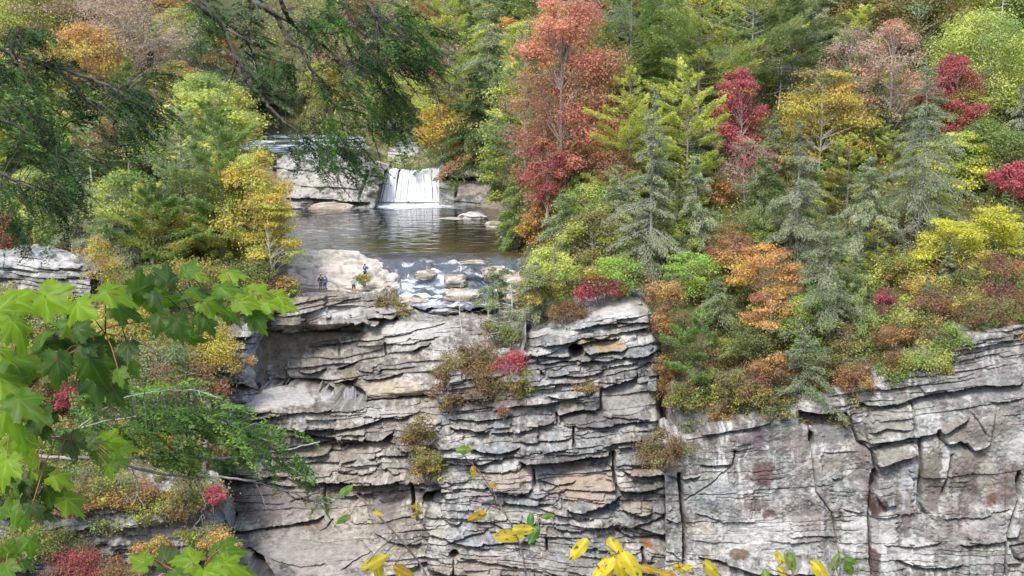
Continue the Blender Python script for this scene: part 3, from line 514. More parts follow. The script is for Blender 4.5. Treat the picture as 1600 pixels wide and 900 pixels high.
# ------------------------------------------------------------------ water
def mat_water(name, base, rough=.06, bscale=(1.2, .45), bstr=.35):
    m = bpy.data.materials.new(name); m.use_nodes = True; nt = m.node_tree; N = nt.nodes; L = nt.links; p = N['Principled BSDF']
    at_ = N.new('ShaderNodeAttribute'); at_.attribute_name = 'tint'; L.new(at_.outputs['Color'], p.inputs['Base Color'])
    p.inputs['Roughness'].default_value = rough; p.inputs['IOR'].default_value = 1.33; p.inputs['Specular IOR Level'].default_value = .5
    geo = N.new('ShaderNodeNewGeometry'); mp = N.new('ShaderNodeMapping'); mp.inputs['Scale'].default_value = (bscale[0]*.45, bscale[0], 1); L.new(geo.outputs['Position'], mp.inputs['Vector'])
    n = N.new('ShaderNodeTexNoise'); n.inputs['Scale'].default_value = 1.0; n.inputs['Detail'].default_value = 5; n.inputs['Roughness'].default_value = .6; L.new(mp.outputs[0], n.inputs['Vector'])
    b = N.new('ShaderNodeBump'); b.inputs['Strength'].default_value = bstr; b.inputs['Distance'].default_value = .35; L.new(n.outputs['Fac'], b.inputs['Height']); L.new(b.outputs[0], p.inputs['Normal'])
    return m
M_POOL = mat_water('river_water', None, .06, (1.6, 0), .045)
M_RAPID = mat_water('rapid_water', None, .2, (2.5, 0), .7)
def build_water():
    # one sheet from the foot of the falls, across the pool and down the rapids
    us = np.concatenate([np.linspace(330, 590, 120), np.linspace(591, 850, 300)]); yy = np.concatenate([np.linspace(126.0, 137.5, 270), np.linspace(137.7, 197, 260)])
    U, Y = np.meshgrid(us, yy, indexing='ij'); X = (U-800)/FPX*depth(Y, -19)
    rp = sm(616, 624, U)*(1-sm(776, 792, U+(vn(Y/1.2, U*0, 8)-.5)*20)); wob = (fbm(X/3.5, Y*0+2, 209, 3)-.5)*3.2; Yw = Y+wob*sm(139, 136, Y)*0+wob*sm(128, 134, Y)*sm(139.5, 137, Y)
    Z = np.where(Yw < 137, np.interp(Yw, [123, 125, 128, 130, 131.2, 132.4, 134.5, 136, 137], [-22.75, -22.65, -22.3, -21.9, -21.2, -20.5, -19.5, -18.8, -18.6]), -18.6)
    q = sm(137.3, 134, Yw); Z = Z+(fbm(X/.9, Y/.7, 210, 4)-.5)*.9*q+(fbm(X/1.8, Y/1.1, 201, 3)-.5)*.08; bk = np.interp(U, [440, 500, 560, 640], [138.4, 137.6, 136.4, 134.6]); Z = np.where((rp < .5) & (Y < bk-.9), -25, Z)
    f = fbm(X/1.6, Y/.55, 211, 5); pxx, pyy = to_px(np.stack([X, Y, Z], -1))
    w = sm(.56, .70, f)*.5*sm(.3, 1, q)+np.exp(-(((U-677)/24)**2+((pyy-437)/6.5)**2))*1.5+sm(.40, .55, f)*.85*np.exp(-(((U-668)/40)**2+((pyy-462)/14)**2))+.5*sm(.5, .6, f)*np.exp(-(((U-720)/80)**2+((pyy-421)/2.5)**2)); w = np.clip(w*sm(.05, .4, q), 0, 1)
    br = sm(152, 137, Y)*.95+.6*sm(-12, 2, X)*sm(178, 150, Y); br = np.clip(br+(fbm(X/6, Y/6, 202)-.5)*.5, 0, 1)[..., None]
    c = np.array([.012, .012, .008])*(1-br)+np.array([.055, .043, .018])*br; qq = sm(.2, .9, q)[..., None]; c = c*(1-qq)+np.array([.085, .095, .105])*qq
    r = np.sqrt(((X+15.4)/9.6)**2+((Y-192.6)/8.0)**2)+(fbm(X/1.5, Y/1.0, 203, 4)-.5)*.9; fo = (1-sm(.6, 1.0, r))
    glint_paint = (fbm(X/1.2, Y/.5, 205, 3) > .67)*(Y > 150)*(X < -14)*.3; w = np.clip(np.maximum(w, np.maximum(fo, glint_paint)), 0, 1)[..., None]  # pale flecks on the pool colour stand in for ripple glints
    c = c*(1-w)+np.array([.70, .76, .80])*w; Z = Z+fo*.25*fbm(X/.8, Y/.8, 4, 3)
    mb = MB(); mb.add(np.stack([X, Y, Z], -1).reshape(-1, 3), grid_faces(*X.shape), c.reshape(-1, 3))
    tagp(mb.build('river_water', M_POOL, smooth=True), kind='structure')
    # upper river, with a pale riffle far back
    us = np.linspace(330, 720, 160); yy = np.linspace(197.2, 345, 300); U, Y = np.meshgrid(us, yy, indexing='ij'); X = (U-800)/FPX*depth(Y, -13)
    zb = np.interp(Y, [197, 225, 236, 262, 345], [-13.75, -13.7, -13.3, -12.0, -11.6])
    Z = zb+(fbm(X/2, Y/1.5, 206, 3)-.5)*.25*sm(225, 240, Y)
    f = fbm(X/5, Y/1.4, 207, 4); w = sm(.46, .6, f)*(sm(236, 246, Y)*(1-sm(272, 290, Y)))+.0; w = np.clip(w, 0, 1)[..., None]
    c = np.array([.022, .025, .022])*(1-w)+np.array([.66, .72, .78])*w
    mb = MB(); mb.add(np.stack([X, Y, Z], -1).reshape(-1, 3), grid_faces(*X.shape), c.reshape(-1, 3))
    tagp(mb.build('upper_river_water', M_POOL, smooth=True), kind='structure')
build_water()

def falls(name, xt0, xt1, yt, xb0, xb1, yb, Yt, Yb, seed, dens=.62, gap=None, tone=1.):
    """a curtain of falling strands: each strand is a narrow rounded sheet of its own width and bulge"""
    rs = np.random.RandomState(seed); mb = MB(); n = int((xb1-xb0)*4.5)
    for i in range(n):
        t = rs.rand(); w = (.03+.19*rs.rand()**2); a = xt0+(xt1-xt0)*t; b = xb0+(xb1-xb0)*(t+rs.randn()*.02)
        if gap is not None and rs.rand() < gap(t): continue
        s0 = 0 if rs.rand() < .75 else rs.rand()*.5; m = 14; s = np.linspace(s0, 1-(rs.rand()*.5 if rs.rand() < .25 else 0), m)
        top = yt+1.6*np.sin(t*9+seed)+2.2*vn(t*14, t*0, seed)+rs.randn()*.8; s0 = s0 if rs.rand() < .6 else rs.rand()*.8
        A = at(a+(b-a)*s**.7, top+(yb-top)*s, Yt+(Yb-Yt)*s**.5+rs.randn()*.12)
        A[:, 2] += 0; wd = w*(.5+.5*s)*(.8+.4*rs.rand(m))
        th = np.linspace(-1, 1, 4); V = A[:, None, :]+wd[:, None, None]*th[None, :, None]*np.array([1, 0, 0]); V[..., 1] += wd[:, None]*.8*th[None, :]**2
        br = (.5+.45*rs.rand()**.6)*tone
        mb.add(V.reshape(-1, 3), grid_faces(m, 4), np.array([br*.97, br, br*1.02]))
    return mb.build(name, M_FALL, smooth=True)
M_FALL = mat_tint('falling_water', .35, .5, .35)
falls('waterfall', 606, 686, 264, 592, 694, 316, 196.4, 192.6, 3, gap=lambda t: min(.97, .97*math.exp(-((t-.24)/.055)**2)+.8*math.exp(-((t-.43)/.03)**2)+.8*math.exp(-((t-.80)/.035)**2)+.5*math.exp(-((t-.04)/.05)**2)))
bpy.data.objects['waterfall']['kind'] = 'structure'
tagp(falls('small_waterfall', 539, 557, 606, 538, 556, 636, 121.8, 120.6, 5, gap=lambda t: .5, tone=.42), kind='structure')
tagp(falls('side_cascade', 470, 480, 312, 468, 482, 327, 188.5, 187, 7), kind='structure')

# ------------------------------------------------------------------ loose rocks
def rock_mb(w, d, h, seed, col=GREY, flat=.5, n=44):
    rs = np.random.RandomState(seed); th = np.linspace(0, 2*np.pi, n+1)[:-1]; ph = np.linspace(-.5, 1, n//2)*np.pi/2
    T, Pp = np.meshgrid(th, ph, indexing='ij'); e = .55
    sg = lambda v: np.sign(v)*np.abs(v)**e
    X = sg(np.cos(T))*np.abs(np.cos(Pp))**.5; Yv = sg(np.sin(T))*np.abs(np.cos(Pp))**.5; Z = np.sin(Pp)
    r = 1+(fbm(np.cos(T)*1.3+seed, np.sin(T)*1.3+Z, seed, 4)-.5)*.9+(fbm(np.cos(T)*4+Z*2, np.sin(T)*4-Z*5, seed+1, 3)-.5)*.25
    X = X*r*w/2; Yv = Yv*r*d/2; Z = np.where(Z > 0, Z**.7, Z)*h*(1+(fbm(np.cos(T)*1.0+9, np.sin(T)*1.0+Z, seed+3, 3)-.5)*.7)
    st = h*.22; Zs = np.floor(Z/st)*st+st*sm(.35, .65, Z/st-np.floor(Z/st)); Z = Z*.4+Zs*.6
    c = np.broadcast_to(col*.8, X.shape+(3,))*(.6+.8*fbm(X/w*7+seed, Z/h*3+Yv/d*3, seed+5, 4))[..., None]
    c = c+(np.array([.58, .55, .5])-c)*(sm(.5, .62, fbm(T*2+seed, Z/h*3, seed+6, 4))*.6)[..., None]
    mb = MB(); V = np.stack([X, Yv, Z], -1); f = grid_faces(n, n//2); m = n//2
    wrap = np.array([[(n-1)*m+j, j, j+1, (n-1)*m+j+1] for j in range(m-1)])
    mb.add(V.reshape(-1, 3), np.concatenate([f, wrap]), c.reshape(-1, 3)); return mb
WARM = np.array([.40, .335, .25]); PALE = np.array([.50, .47, .42])
ROCKS = [ # px, py of the base centre, width px, height px, depth m, base z, colour, label
 (738, 342, 42, 10, 3, -18.7, PALE, 'pale rounded boulder standing out of the pool by the right bank'),
 (708, 343, 48, 2.5, 2.2, -18.75, WARM, 'flat low rock lying awash left of the pale pool boulder'),
 (790, 374, 16, 5, 1.5, -18.7, PALE, 'small pale rock at the right shore of the pool'),
 (772, 354, 30, 9, 3, -18.7, WARM*.9, 'tan rock shelf on the right bank, nearest the pool boulder'),
 (522, 327, 70, 12, 4, -18.8, WARM, 'long flat tan rock below the rock shelf left of the waterfall'),
 (579, 320, 14, 8, 1.5, -18.8, DARK*1.3, 'dark wet rock at the left foot of the waterfall'),
 (563, 322, 16, 5, 1.5, -18.8, WARM*.8, 'small brown rock between the flat tan rock and the waterfall foot'),
 (665, 430, 34, 8, 2, -20.2, WARM*.8, 'brown rock above the white chute of the rapids'),
 (714, 440, 36, 11, 2.2, -20.8, WARM*.8, 'brown rounded rock right of the white chute of the rapids'),
 (722, 464, 50, 13, 2.2, -21.9, WARM, 'large tan rock in the middle of the lower rapids'),
 (611, 437, 24, 11, 2, -20.7, PALE, 'pale block at the upper left edge of the rapids beside the green shrub'),
 (616, 450, 26, 11, 2, -21.5, PALE*.9, 'middle pale block of the three stepping down beside the rapids'),
 (634, 459, 26, 10, 2, -22.1, WARM, 'tan lowest block of the three stepping down beside the rapids'),
 (740, 411, 40, 4, 1.6, -18.75, WARM*.8, 'low brown rock where the pool spills into the rapids'),
 (778, 430, 56, 13, 3.2, -20.5, WARM*.9, 'tan rock at the right side of the rapids behind the bare conifer'),
 (812, 446, 60, 18, 4, -21.3, WARM, 'broad tan rock on the right bank of the rapids'),
 (760, 452, 22, 6, 1.5, -21.7, DARK*1.6, 'small dark rock in the lower rapids, right of the large tan rock'),
 (645, 480, 52, 17, 2.4, -23.0, WARM, 'tan rock at the lower left edge of the rapids'),
 (690, 486, 40, 6, 2, -23.0, DARK*1.5, 'dark flat rock at the lip under the rapids'),
 (574, 451, 16, 5, 1.2, -21.9, np.array([.72, .71, .68]), 'white tilted slab of stone behind the low curved wall'),
 (547, 440, 20, 8, 1.6, -21.7, WARM*.75, 'brown boulder on the ledge between the walkers'),
 (592, 436, 14, 7, 1.2, -21.2, WARM*.9, 'small tan boulder beside the shrub behind the low wall'),
 (800, 470, 64, 16, 4, -22.4, WARM, 'lowest broad tan rock on the right bank beside the bleached dead conifer'),
 (786, 455, 40, 10, 3, -21.9, PALE*.9, 'pale flat rock between the two broad tan rocks of the right bank'),
]
for i, (px, py, w, h, dep, zb, col, lab) in enumerate(ROCKS):
    a, b, c = ray(px, py); Y = float(zb/c*b); m = mpp(Y)
    o = rock_mb(w*m, dep, h*m*.9, 400+i, col).build('rock', M_ROCK); o.location = (float(a/b*Y), Y, zb); tagp(o, lab, 'rock', 'loose rocks along the river')
# bright sloping slabs behind the walkers
def slab():
    us = np.linspace(430, 672, 380); yy = np.linspace(125.8, 138.6, 210); U, Y = np.meshgrid(us, yy, indexing='ij'); X = (U-800)/FPX*depth(Y, -20)
    Z = T_u(U, np.maximum(Y, 126))+.05+.45*sm(132, 134, Y)
    ej = (fbm(Y/2.2, X/9, 231, 3)-.5)*46; edge = sm(436, 450, U+ej*.3)*(1-sm(632, 652, U+ej*.6-(sm(134, 136, Y)*18)))*sm(.9, -.5, Y+ej*.04-np.interp(U, [440, 500, 560, 625], [138.4, 137.6, 136.4, 135.2]))
    Z = Z+(fbm(X/5, Y/2, 221, 4)-.5)*1.2*sm(131.6, 133, Y)
    st = .34; q = (Z+X*.04+(fbm(X/3, Y/3, 222)-.5)*.5)/st; Z = Z+(np.floor(q)+sm(.6, 1, q-np.floor(q))-q)*st*.95*sm(131, 132.5, Y)
    Z = Z+(fbm(X/.8, Y/.8, 223)-.5)*.16-(1-edge)*2.8
    Z = Z-.35*np.exp(-((vn(X/2.2+Y*.5, Y/1.1, 240)-.5)/.035)**2)*sm(131, 133, Y); n = fbm(X/1.8, Y/.5, 224, 5)[..., None]; c = np.array([.44, .40, .34])*(.62+.75*n); d = sm(.6, .7, fbm(X/.9, Y/.4, 225, 4))[..., None]; c = c*(1-d*.25); d2 = np.exp(-((vn(X/2.2+Y*.5, Y/1.1, 240)-.5)/.04)**2)[..., None]; c = c*(1-.35*d2)
    path = (1-sm(131.3, 132, Y))[..., None]; c = c*(1-path)+np.array([.36, .32, .28])*(.75+.5*n)*path
    mb = MB(); mb.add(np.stack([X, Y, Z], -1).reshape(-1, 3), grid_faces(*X.shape), c.reshape(-1, 3))
    tagp(mb.build('river_slab_rock', M_ROCK), kind='structure')
slab()
# ------------------------------------------------------------------ trees and shrubs
LK = 1.08
def sr(r, g, b, k=LK, ds=.15):
    c = np.array([r, g, b], float)/255; c = c*(1-ds)+ds*c.mean()+ds*.15; return np.where(c <= .04045, c/12.92, ((c+.055)/1.055)**2.4)*k
PAL = {
 'redlow': [(5, sr(190,100,94)), (4, sr(188,116,98)), (2, sr(170,80,80))],  # list of (weight, colour)
 'salmon': [(5, sr(210,142,104)), (3, sr(196,124,92)), (2, sr(202,140,112)), (2, sr(150,115,75))],
 'redmaple': [(5, sr(196,122,96)), (2, sr(190,108,94)), (3, sr(180,126,88)), (1, sr(130,125,70))],
 'crimson': [(5, sr(196,82,96)), (3, sr(172,72,80)), (3, sr(196,112,108)), (1, sr(130,80,58))],
 'purple': [(6, sr(140,55,80)), (3, sr(115,50,65))],
 'rust': [(5, sr(165,108,76)), (3, sr(144,96,70)), (2, sr(182,126,84)), (2, sr(124,116,66))],
 'orange': [(5, sr(206,152,88)), (3, sr(184,124,78)), (2, sr(225,180,80)), (1, sr(140,130,60))],
 'gold': [(5, sr(214,194,74)), (3, sr(190,178,72)), (2, sr(185,180,70)), (1, sr(215,150,60))],
 'yellow': [(6, sr(228,222,66)), (3, sr(205,205,60)), (1, sr(170,180,60))],
 'yelgreen': [(5, sr(188,194,84)), (3, sr(164,178,74)), (2, sr(204,204,92)), (1, sr(120,145,66))],
 'lime': [(5, sr(160,200,74)), (3, sr(135,178,66)), (1, sr(190,205,80))],
 'green': [(5, sr(132,156,72)), (3, sr(112,138,62)), (2, sr(154,172,78))],
 'darkgreen': [(5, sr(82,114,58)), (3, sr(64,94,50)), (2, sr(106,132,64))],
 'freshgreen': [(5, sr(138,170,80)), (3, sr(118,152,72)), (2, sr(158,184,90))],
 'greygreen': [(5, sr(134,154,94)), (3, sr(114,138,76)), (2, sr(152,164,114))],
 'lichen': [(4, sr(146,158,110)), (3, sr(124,144,88)), (2, sr(162,168,134))],
 'olive': [(5, sr(140,140,76)), (3, sr(112,118,62)), (2, sr(170,150,84)), (1, sr(180,110,60))],
 'pinkbare': [(5, sr(186,156,134)), (3, sr(176,140,122)), (2, sr(168,160,110))],
 'mixed': [(4, sr(110,135,66)), (2, sr(175,110,64)), (2, sr(170,165,75)), (1, sr(170,65,70))],
 'heath': [(4, sr(130,110,80)), (3, sr(112,122,68)), (2, sr(165,95,72)), (1, sr(150,145,82))],
}
LICH = sr(166, 166, 140); BARKC = sr(120, 112, 102); BARKL = sr(176, 172, 162)
def pick(pal, n, rs):
    w = np.array([p[0] for p in PAL[pal]], float); C = np.stack([p[1] for p in PAL[pal]]); return C[rs.choice(len(w), n, p=w/w.sum())]
def unit(v): return v/(np.linalg.norm(v, axis=-1, keepdims=True)+1e-9)
def quads(mb, c, t, nrm, L, W, col):
    """diamond leaves: centre, long axis, normal, length, width"""
    t = unit(t); b = unit(np.cross(nrm, t)); L = np.asarray(L)[:, None]/2; W = np.asarray(W)[:, None]/2
    V = np.stack([c-t*L, c+b*W-t*L*.1, c+t*L, c-b*W-t*L*.1], 1)
    n = len(c); f = np.arange(n*4).reshape(n, 4); mb.add(V.reshape(-1, 3), f, np.repeat(col, 4, 0))
def leafcloud(mb, c, R, n, pal, rs, ls, up=.6, hang=0, palc=None):
    """leaves in one clump; c centre, R radii(3)"""
    d = unit(rs.randn(n, 3)); r = rs.rand(n)**.5*np.where(rs.rand(n) < .28, 1+.75*rs.rand(n)**1.5, 1); P = c+d*r[:, None]*R
    P[:, 2] += (vn(P[:, 0]*1.1, P[:, 1]*1.1, 3)-.5)*R[2]*.6
    nr = unit(d*.7+rs.randn(n, 3)*.55+np.array([0, 0, up])); t = unit(np.cross(nr, rs.randn(n, 3))-np.array([0, 0, hang]))
    col = (pick(pal, n, rs) if palc is None else palc[rs.randint(0, len(palc), n)]); col = (col*.5+col.mean(0)*.5)*(.84+.32*rs.rand(n, 1))
    s = ls*(.7+.6*rs.rand(n)); quads(mb, P, t, nr, s, s*.62, col)
def broadleaf(H, W, pal, rs, n, ls, trunk0=.25, shape='oval', layered=.55, low=None, gap=.0, tcol=BARKL, pal2=None):
    tb, cb = MB(), MB(); k = rs.uniform(-.05, .05, 2)
    z = np.linspace(0, .93, 9)*H; tr = np.stack([k[0]*H*np.sin(z/H*3), k[1]*H*np.sin(z/H*2.5), z], 1)
    r0 = max(.05, H*.013); tube(tb, tr, np.linspace(r0, r0*.2, 9), tcol*.8, 6)
    nc = int(np.clip(18+W*H*.35, 16, 70)); zs = trunk0+(1-trunk0)*((np.arange(nc)+rs.rand(nc))/nc); az = rs.rand(nc)*7+np.arange(nc)*2.4
    for i in range(nc):
        zz = zs[i]; q = (zz-trunk0)/(1-trunk0)
        prof = {'oval': math.sin(math.pi*min(1, .12+q*.86))**.7, 'cone': (1-q)**.75+.08, 'dome': math.sqrt(max(0, 1-(q*.95)**2)), 'col': math.sin(math.pi*min(1, .1+q*.88))**.4}[shape]
        rr = W/2*prof*(.45+.6*rs.rand()**.6); cz = zz*H
        cx, cy = math.cos(az[i])*rr, math.sin(az[i])*rr; i0 = min(8, max(0, int((zz-.16)/.93*8))); s = tr[i0]
        e = np.array([cx, cy, cz-.02*H]); mid = (s+e)/2+np.array([0, 0, .03*H])+rs.randn(3)*.02*H
        tube(tb, [s, mid, e], [r0*.38, r0*.22, r0*.08], tcol, 4)
        for q2 in range(3):
            e2 = e+rs.randn(3)*np.array([.11, .11, .06])*W; tube(tb, [mid*.4+e*.6, e2], [r0*.16, r0*.05], tcol, 3)
        cr = W*(.15+.09*rs.rand())*(.65+.5*prof); m = int(n/nc*(.5+rs.rand()))
        p = pal2 if (pal2 and rs.rand() < .3) else (low if (low and q < .35 and rs.rand() < .8) else pal)
        base = pick(p, 3, rs)*(.85+.3*rs.rand()); mixp = np.concatenate([base, pick(p, 3, rs)])
        leafcloud(cb, e, np.array([cr, cr, cr*layered]), m, p, rs, ls, palc=mixp)
    m = int(n*.12); d = unit(rs.randn(m, 3)); cc = np.array([0, 0, H*(trunk0+1)/2]); R = np.array([W/2, W/2, H*(1-trunk0)/2])
    P = cc+d*rs.rand(m, 1)**.5*R*.92
    quads(cb, P, rs.randn(m, 3), unit(d+rs.randn(m, 3)*.7+[0, 0, .5]), ls*(.6+.6*rs.rand(m)), ls*.5*(.6+.6*rs.rand(m)), pick(pal, m, rs)*(.8+.4*rs.rand(m, 1)))
    return tb, cb
def conifer(H, W, pal, rs, n, ls, style='spruce', z0=.08, lichen=.12, tcol=BARKC, pal2=None):
    tb, cb = MB(), MB(); z = np.linspace(0, 1, 8)*H; bx, by = rs.uniform(-.02, .02, 2)*H
    tr = lambda q: np.stack([bx*np.sin(q*3), by*np.sin(q*2.3), q*H], -1)
    r0 = max(.05, H*.011); tube(tb, tr(np.linspace(0, .99, 10)), np.linspace(r0, r0*.12, 10), tcol*.9, 6)
    pine = style == 'pine'; nwh = int(np.clip(H/(.75 if pine else .5), 9, 34)); C, T, NN, LL, CC = [], [], [], [], []
    lims = []; ax0 = rs.rand()*50
    for i in range(nwh):
        q = z0+(1-z0)*(i+rs.rand()*.6)/nwh; prof = (1-((q-z0)/(1-z0)))**(.62 if pine else .8)
        for j in range(rs.randint(3, 6)):
            a = rs.rand()*6.283; L = W/2*prof*(.5+.65*rs.rand())*(.72+.5*vn(a*1.3+ax0, q*5, 4))*1.15+.12
            if rs.rand() < .10: L *= 1.25
            if rs.rand() < .10: continue
            lims.append((q, a, L))
    tot = sum(l[2] for l in lims)
    for q, a, L in lims:
        s = tr(np.array(q)); elev = (.42*q-.05 if pine else .5*q-.38)+rs.randn()*.09
        d = np.array([math.cos(a)*math.cos(elev), math.sin(a)*math.cos(elev), math.sin(elev)])
        sp = np.linspace(0, 1, 5)[:, None]; curve = (.16 if pine else (-.16 if q < .8 else .05))*L
        pts = s+d*L*sp+np.array([0, 0, 1])*curve*sp**2
        tube(tb, pts, np.linspace(r0*.28, r0*.05, 5), tcol, 3)
        m = max(3, int(n*L/tot)); t = rs.rand(m)**(.55 if pine else .75)
        if pine: t = .35+.65*t
        side = np.array([-math.sin(a), math.cos(a), 0]); lw = L*(.34 if pine else .30)*(1-t*.75)+.05
        off = rs.uniform(-1, 1, m); P = s+d*L*t[:, None]+np.array([0, 0, 1])*curve*t[:, None]**2+side*(off*lw)[:, None]
        P[:, 2] += rs.randn(m)*(.13 if pine else .12)*min(1.2, L*.5+.3)-(0 if pine else .12)*np.abs(off)*lw
        dirv = d+side*np.sign(off)[:, None]*.8*rs.rand(m, 1)+rs.randn(m, 3)*.18; dirv[:, 2] += (.35 if pine else -.25)
        nr = unit(rs.randn(m, 3)*.7+np.array([0, 0, 1.]))
        pp = pal2 if (pal2 and rs.rand() < .3) else pal; cb0 = pick(pp, 1, rs)*(.86+.28*rs.rand()); col = (pick(pp, m, rs)*.4+cb0*.6)*(.84+.32*rs.rand(m, 1))
        if lichen:
            g = rs.rand(m) < lichen*(1.7-1.3*q)*(1.4-.8*t); col[g] = LICH*(.7+.5*rs.rand(g.sum(), 1))*.9; dirv[g, 2] -= .9
        s_ = ls*(.7+.6*rs.rand(m)); C.append(P); T.append(dirv); NN.append(nr); LL.append(s_); CC.append(col)
    C = np.concatenate(C); LL = np.concatenate(LL)
    quads(cb, C, np.concatenate(T), np.concatenate(NN), LL*1.1, LL*.34, np.concatenate(CC))
    return tb, cb
def snag(H, W, rs, col=BARKL):
    tb = MB(); r0 = H*.014; q = np.linspace(0, 1, 9)[:, None]; b = rs.randn(3)*.04*H; b[2] = 0
    tr = np.array([0, 0, 1.])*q*H+b*np.sin(q*3); tube(tb, tr, np.linspace(r0, r0*.2, 9), col, 6)
    for i in range(int(26+H*2)):
        k = rs.uniform(.15, 1); s = np.array([np.interp(k, q[:, 0], tr[:, j]) for j in range(3)]); a = rs.rand()*6.28; L = W/2*(1.15-k)*(.5+.7*rs.rand())
        d = np.array([math.cos(a), math.sin(a), rs.uniform(-.3, .35)]); e = s+d*L; m = (s+e)/2+rs.randn(3)*.06*L; m[2] -= .06*L
        tube(tb, [s, m, e], [r0*.3, r0*.2, r0*.07], col*rs.uniform(.8, 1.15), 3)
        for j in range(3):
            p = m+(e-m)*rs.rand(); tube(tb, [p, p+d*L*.3+rs.randn(3)*.14*L], [r0*.12, r0*.05], col, 3)
    return tb
def shrub(H, W, pal, rs, n, ls, pal2=None, layered=.7):
    tb, cb = MB(), MB(); nc = int(np.clip(10+W*H*1.0, 9, 36))
    for i in range(nc):
        a = rs.rand()*6.28; q = rs.rand()**.8; rr = W/2*math.sqrt(rs.rand())*.85; zt = H*(.25+.65*q)*(1-.45*(rr/(W/2))**2)
        e = np.array([math.cos(a)*rr, math.sin(a)*rr, zt]); tube(tb, [np.array([e[0]*.1, e[1]*.1, -.15]), e*np.array([.6, .6, .5]), e], [.035, .022, .01], BARKC*.8, 3)
        cr = W*(.14+.1*rs.rand()); p = pal2 if (pal2 and rs.rand() < .42) else pal
        e2 = e+np.array([rs.randn()*.12*W, rs.randn()*.12*W, H*rs.uniform(.1, .32)]); tube(tb, [e*.9, e2], [.012, .005], BARKC, 3); ex = pick(pal if pal in ('crimson', 'purple', 'yellow') else ('olive' if rs.rand() < .5 else 'heath'), 2, rs)
        leafcloud(cb, e, np.array([cr, cr, cr*layered])*rs.uniform(.7, 1.35), int(n/nc*(.3+1.4*rs.rand())), p, rs, ls, palc=np.concatenate([pick(p, 5, rs), ex])*(.8+.4*rs.rand()))
    return tb, cb
def make(kind, H, W, pal, rs, n, ls, pal2=None):
    if kind == 'oval': return broadleaf(H, W, pal, rs, n, ls, pal2=pal2)
    if kind == 'tallbroad': return broadleaf(H, W*1.1, pal, rs, int(n*1.35), ls, trunk0=.08, shape='col', low='redlow', tcol=BARKC, pal2=pal2)
    if kind == 'sparse': return broadleaf(H, W, pal, rs, int(n*.55), ls*.9, trunk0=.3, pal2=pal2)
    if kind == 'layer': return broadleaf(H, W, pal, rs, n, ls, trunk0=.2, shape='dome', layered=.3, pal2=pal2)
    if kind == 'spruce': return conifer(H, W, pal, rs, n, ls, 'spruce', lichen=.18, pal2=pal2)
    if kind == 'lspruce': return conifer(H, W, pal, rs, int(n*.9), ls, 'spruce', lichen=.38, z0=.05, pal2=pal2, tcol=BARKL*.62)
    if kind == 'hemlock': return conifer(H, W, pal, rs, int(n*1.1), ls, 'spruce', lichen=.03, pal2=pal2)
    if kind == 'pine': return conifer(H, W, pal, rs, n, ls*1.1, 'pine', lichen=.02, z0=.12, pal2=pal2)
    if kind == 'barepine': return conifer(H, W, pal, rs, int(n*.6), ls*1.1, 'pine', lichen=.2, z0=.3, tcol=BARKL*.7, pal2=pal2)
    if kind == 'shrub': return shrub(H, W, pal, rs, n, ls, pal2=pal2)
NAME = dict(oval='broadleaf_tree', tallbroad='maple_tree', sparse='thin_leaved_tree', layer='broadleaf_tree', spruce='conifer_tree', lspruce='conifer_tree', hemlock='hemlock_tree', pine='pine_tree', barepine='pine_tree', shrub='shrub', snag='dead_tree')
CONI = ('spruce', 'lspruce', 'hemlock', 'pine', 'barepine')
PLANTS = []
def plant(kind, px, by, ty, w, pal, label, Y=None, group=None, pal2=None, dens=1.0, seed=None):
    if Y is None: Y = hit(px, by)
    B = at(px, by, Y); Tt = at(px, ty, Y); H = max(.4, float(Tt[2]-B[2])); W = w*mpp(Y)*(1.45 if kind in CONI else 1.12)
    rs = np.random.RandomState(seed if seed else int(px*7+by*13+ty) % 99991)
    area = w*abs(by-ty); n = int(np.clip(area*(1.5 if kind in CONI else .85)*dens, 300, 26000)); ls = mpp(Y)*(3.6 if kind != 'shrub' else 3.3)
    nm = NAME[kind]; root = empty(nm, B)
    if kind == 'snag':
        tb = snag(H, W, rs); tb.build('trunk', M_BARK, root)
    else:
        tb, cb = make(kind, H, W, pal, rs, n, ls, pal2)
        tb.build('stem' if kind == 'shrub' else 'trunk', M_BARK, root); cb.build('foliage' if kind == 'shrub' else 'crown', M_NEEDLE if kind in CONI else M_LEAF, root)
    tagp(root, label, 'shrub' if kind == 'shrub' else 'tree', group); PLANTS.append((px, by, ty, w, label, Y)); return root
R_, L_, F_ = 'trees of the right-hand hillside', 'trees of the left bank', 'trees beyond the river'
S_ = 'shrubs along the cliff tops'
